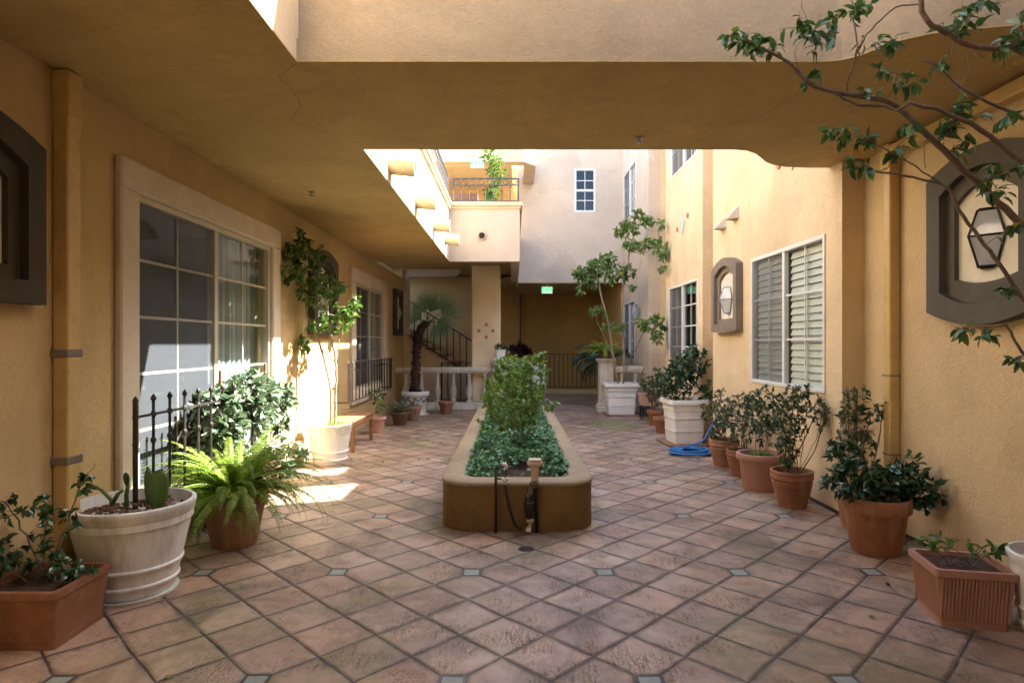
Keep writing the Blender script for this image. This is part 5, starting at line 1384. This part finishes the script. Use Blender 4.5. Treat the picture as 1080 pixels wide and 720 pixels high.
E_ = br_([(1120, 350, 3.1), (1085, 322, 3.05), (1054, 279, 3.0), (1033, 252, 2.98), (1011, 221, 2.95), (1002, 203, 2.93), (987, 192, 2.92), (940, 183, 2.9), (907, 178, 2.88)], tr_[-5], .012, .004)
E2 = br_([(965, 175, 2.9), (940, 160, 2.88), (915, 148, 2.87)], E_[-12], .004, .0025)
F_ = br_([(1100, 392, 3.1), (1078, 372, 3.1), (1066, 350, 3.08), (1062, 342, 3.05)], tr_[-6], .010, .004)
G1 = br_([(893, 85, 2.84), (902, 65, 2.82), (906, 55, 2.8), (900, 20, 2.8), (898, -8, 2.8)], A_[26], .005, .003)
G2 = br_([(866, 78, 2.83), (861, 62, 2.82), (858, 40, 2.82), (850, 22, 2.82), (846, 0, 2.82)], A_[29], .003, .0018)
G3 = br_([(905, 50, 2.8), (925, 25, 2.75), (945, 8, 2.72), (970, 5, 2.7)], G1[8], .003, .004)
G4 = br_([(975, 150, 2.92), (976, 178, 2.93)], A_[17], .0022, .0015)
G5 = br_([(1010, 95, 2.86), (1022, 75, 2.85), (1018, 55, 2.84)], D_[-8], .003, .0015)
for pts, pid in (([(800, 60), (795, 48)], A_[38]), ([(838, 55), (846, 42)], A_[33]), ([(905, 60), (935, 58), (945, 45)], G1[6])):
    br_([(x, y, 2.82) for x, y in pts], pid, .002, .0012, 3)
for px, py, d, rx, rz_, n in ((775, 38, 2.77, .06, .03, 5), (790, 46, 2.78, .07, .04, 5), (810, 45, 2.8, .06, .04, 6), (832, 33, 2.82, .08, .05, 6), (848, 30, 2.82, .05, .06, 6), (868, 42, 2.82, .07, .08, 9), (885, 20, 2.8, .08, .06, 7), (900, 3, 2.8, .1, .03, 6), (925, 48, 2.78, .08, .05, 8), (855, 88, 2.85, .08, .04, 3),
        (890, 138, 2.88, .10, .04, 7), (905, 150, 2.88, .10, .05, 7), (900, 172, 2.88, .07, .05, 6), (878, 133, 2.88, .05, .03, 3), (950, 152, 2.88, .07, .04, 6), (960, 82, 2.85, .08, .04, 6), (935, 76, 2.85, .06, .04, 4), (925, 90, 2.85, .06, .04, 3),
        (1005, 18, 2.65, .10, .06, 9), (1035, 14, 2.66, .10, .07, 10), (1065, 30, 2.68, .10, .08, 10), (1060, 55, 2.7, .08, .05, 5), (1022, 112, 2.86, .09, .05, 7), (1010, 132, 2.86, .07, .05, 6), (1015, 155, 2.9, .06, .06, 6), (1062, 122, 2.92, .06, .04, 4), (1060, 185, 2.92, .10, .06, 8), (1045, 200, 2.92, .06, .05, 5), (1072, 230, 2.92, .04, .06, 4),
        (1015, 347, 3.05, .05, .03, 3), (1035, 350, 3.05, .08, .04, 6), (1062, 375, 3.06, .05, .05, 4), (1055, 305, 3.0, .07, .03, 4), (965, 128, 2.88, .05, .04, 4), (990, 58, 2.85, .05, .04, 2)):
    for q in ell(rng, B(px, py, d), (rx, .10, rz_), n): sk.grow(q, .03, maxlen=.45)
sk.mesh(MB(), rt=.0016, power=.3, rmax=.006, sides=8, fixed=fx).build('branches', M['barkd'], e, smooth='all')
mb = MB(); leaf_on(sk, mb, rng, .057, 4, .75, w=.42, droop=.3, dz=-.55, spread=.7); mb.build('foliage', M['l_ficusd'], e)
# a few bare twigs
for a, b, c in (((846, 0), (842, 20), (850, 40)), ((1003, 60), (1005, 45), (1022, 45)), ((1022, 48), (1030, 60), (1040, 62)), ((990, 72), (985, 80), (975, 92))):
    MB().tube([B(a[0], a[1], 2.84), B(b[0], b[1], 2.84), B(c[0], c[1], 2.85)], [.0012, .002, .003], 4).build('dry_twig', M['barkd'], e)

# planting on the upper balcony
e = potted('potted_tree', -.42, 13.0, 'slim green climber in a dark pot behind the upper balcony railing', 'potted tree'); e.location.z = 3.42
round_pot(e, .22, .70, M['brownpot'], 'clay')
shrub(e, 151, .6, [((0, 0, 1.1), (.20, .2, .35), 60), ((.08, 0, 1.7), (.2, .2, .35), 60), ((-.05, 0, 2.1), (.2, .2, .3), 40)], M['l_ficus'], M['bark'], L=.08, per=6, n_stem=4, rstem=.014, base_r=.04)
e = empty('window_box', (-.95, 12.6, 3.42), label='long dark brown trough behind the upper balcony railing', cat='planter')
box_pot(e, .26, .16, 1.1, M['brownpot'], 'trough', .9)
# leaves fallen on the tiles
for k, (px, py, c, l) in enumerate(((172, 715, 'l_grass', 'yellow fallen leaf at the bottom left of the floor'), (916, 652, 'l_grass', 'yellow green fallen leaf on the tiles before the pink trough'), (935, 618, 'l_maroon', 'brown fallen leaf between the largest pot and pink trough'), (402, 488, 'l_maroon', 'dark fallen leaf on the floor beside the white ficus pot'))):
    D = F*H/(py-362); p = W(px, py, D); mb = MB().leaves([(0, 0, .006)], [(1, .3*k, .05)], .05, w=.55, rng=np.random.default_rng(k), up=[(0, 0, 1)])
    o = mb.build('fallen_leaf', M[c], loc=(p.x, p.y, .001)); tag(o, l, 'leaf')
# dark disc standing for a gravel stain before the planter
dr = MB().lathe([(.0, .002), (.055, .004), (.06, .001)], n=20).build('gravel_stain', M['iron'], loc=(W(555, 578, 4.5).x, 4.5, 0)); tag(dr, 'small dark round gravel stain on the tiles before the brown planter', 'drain')
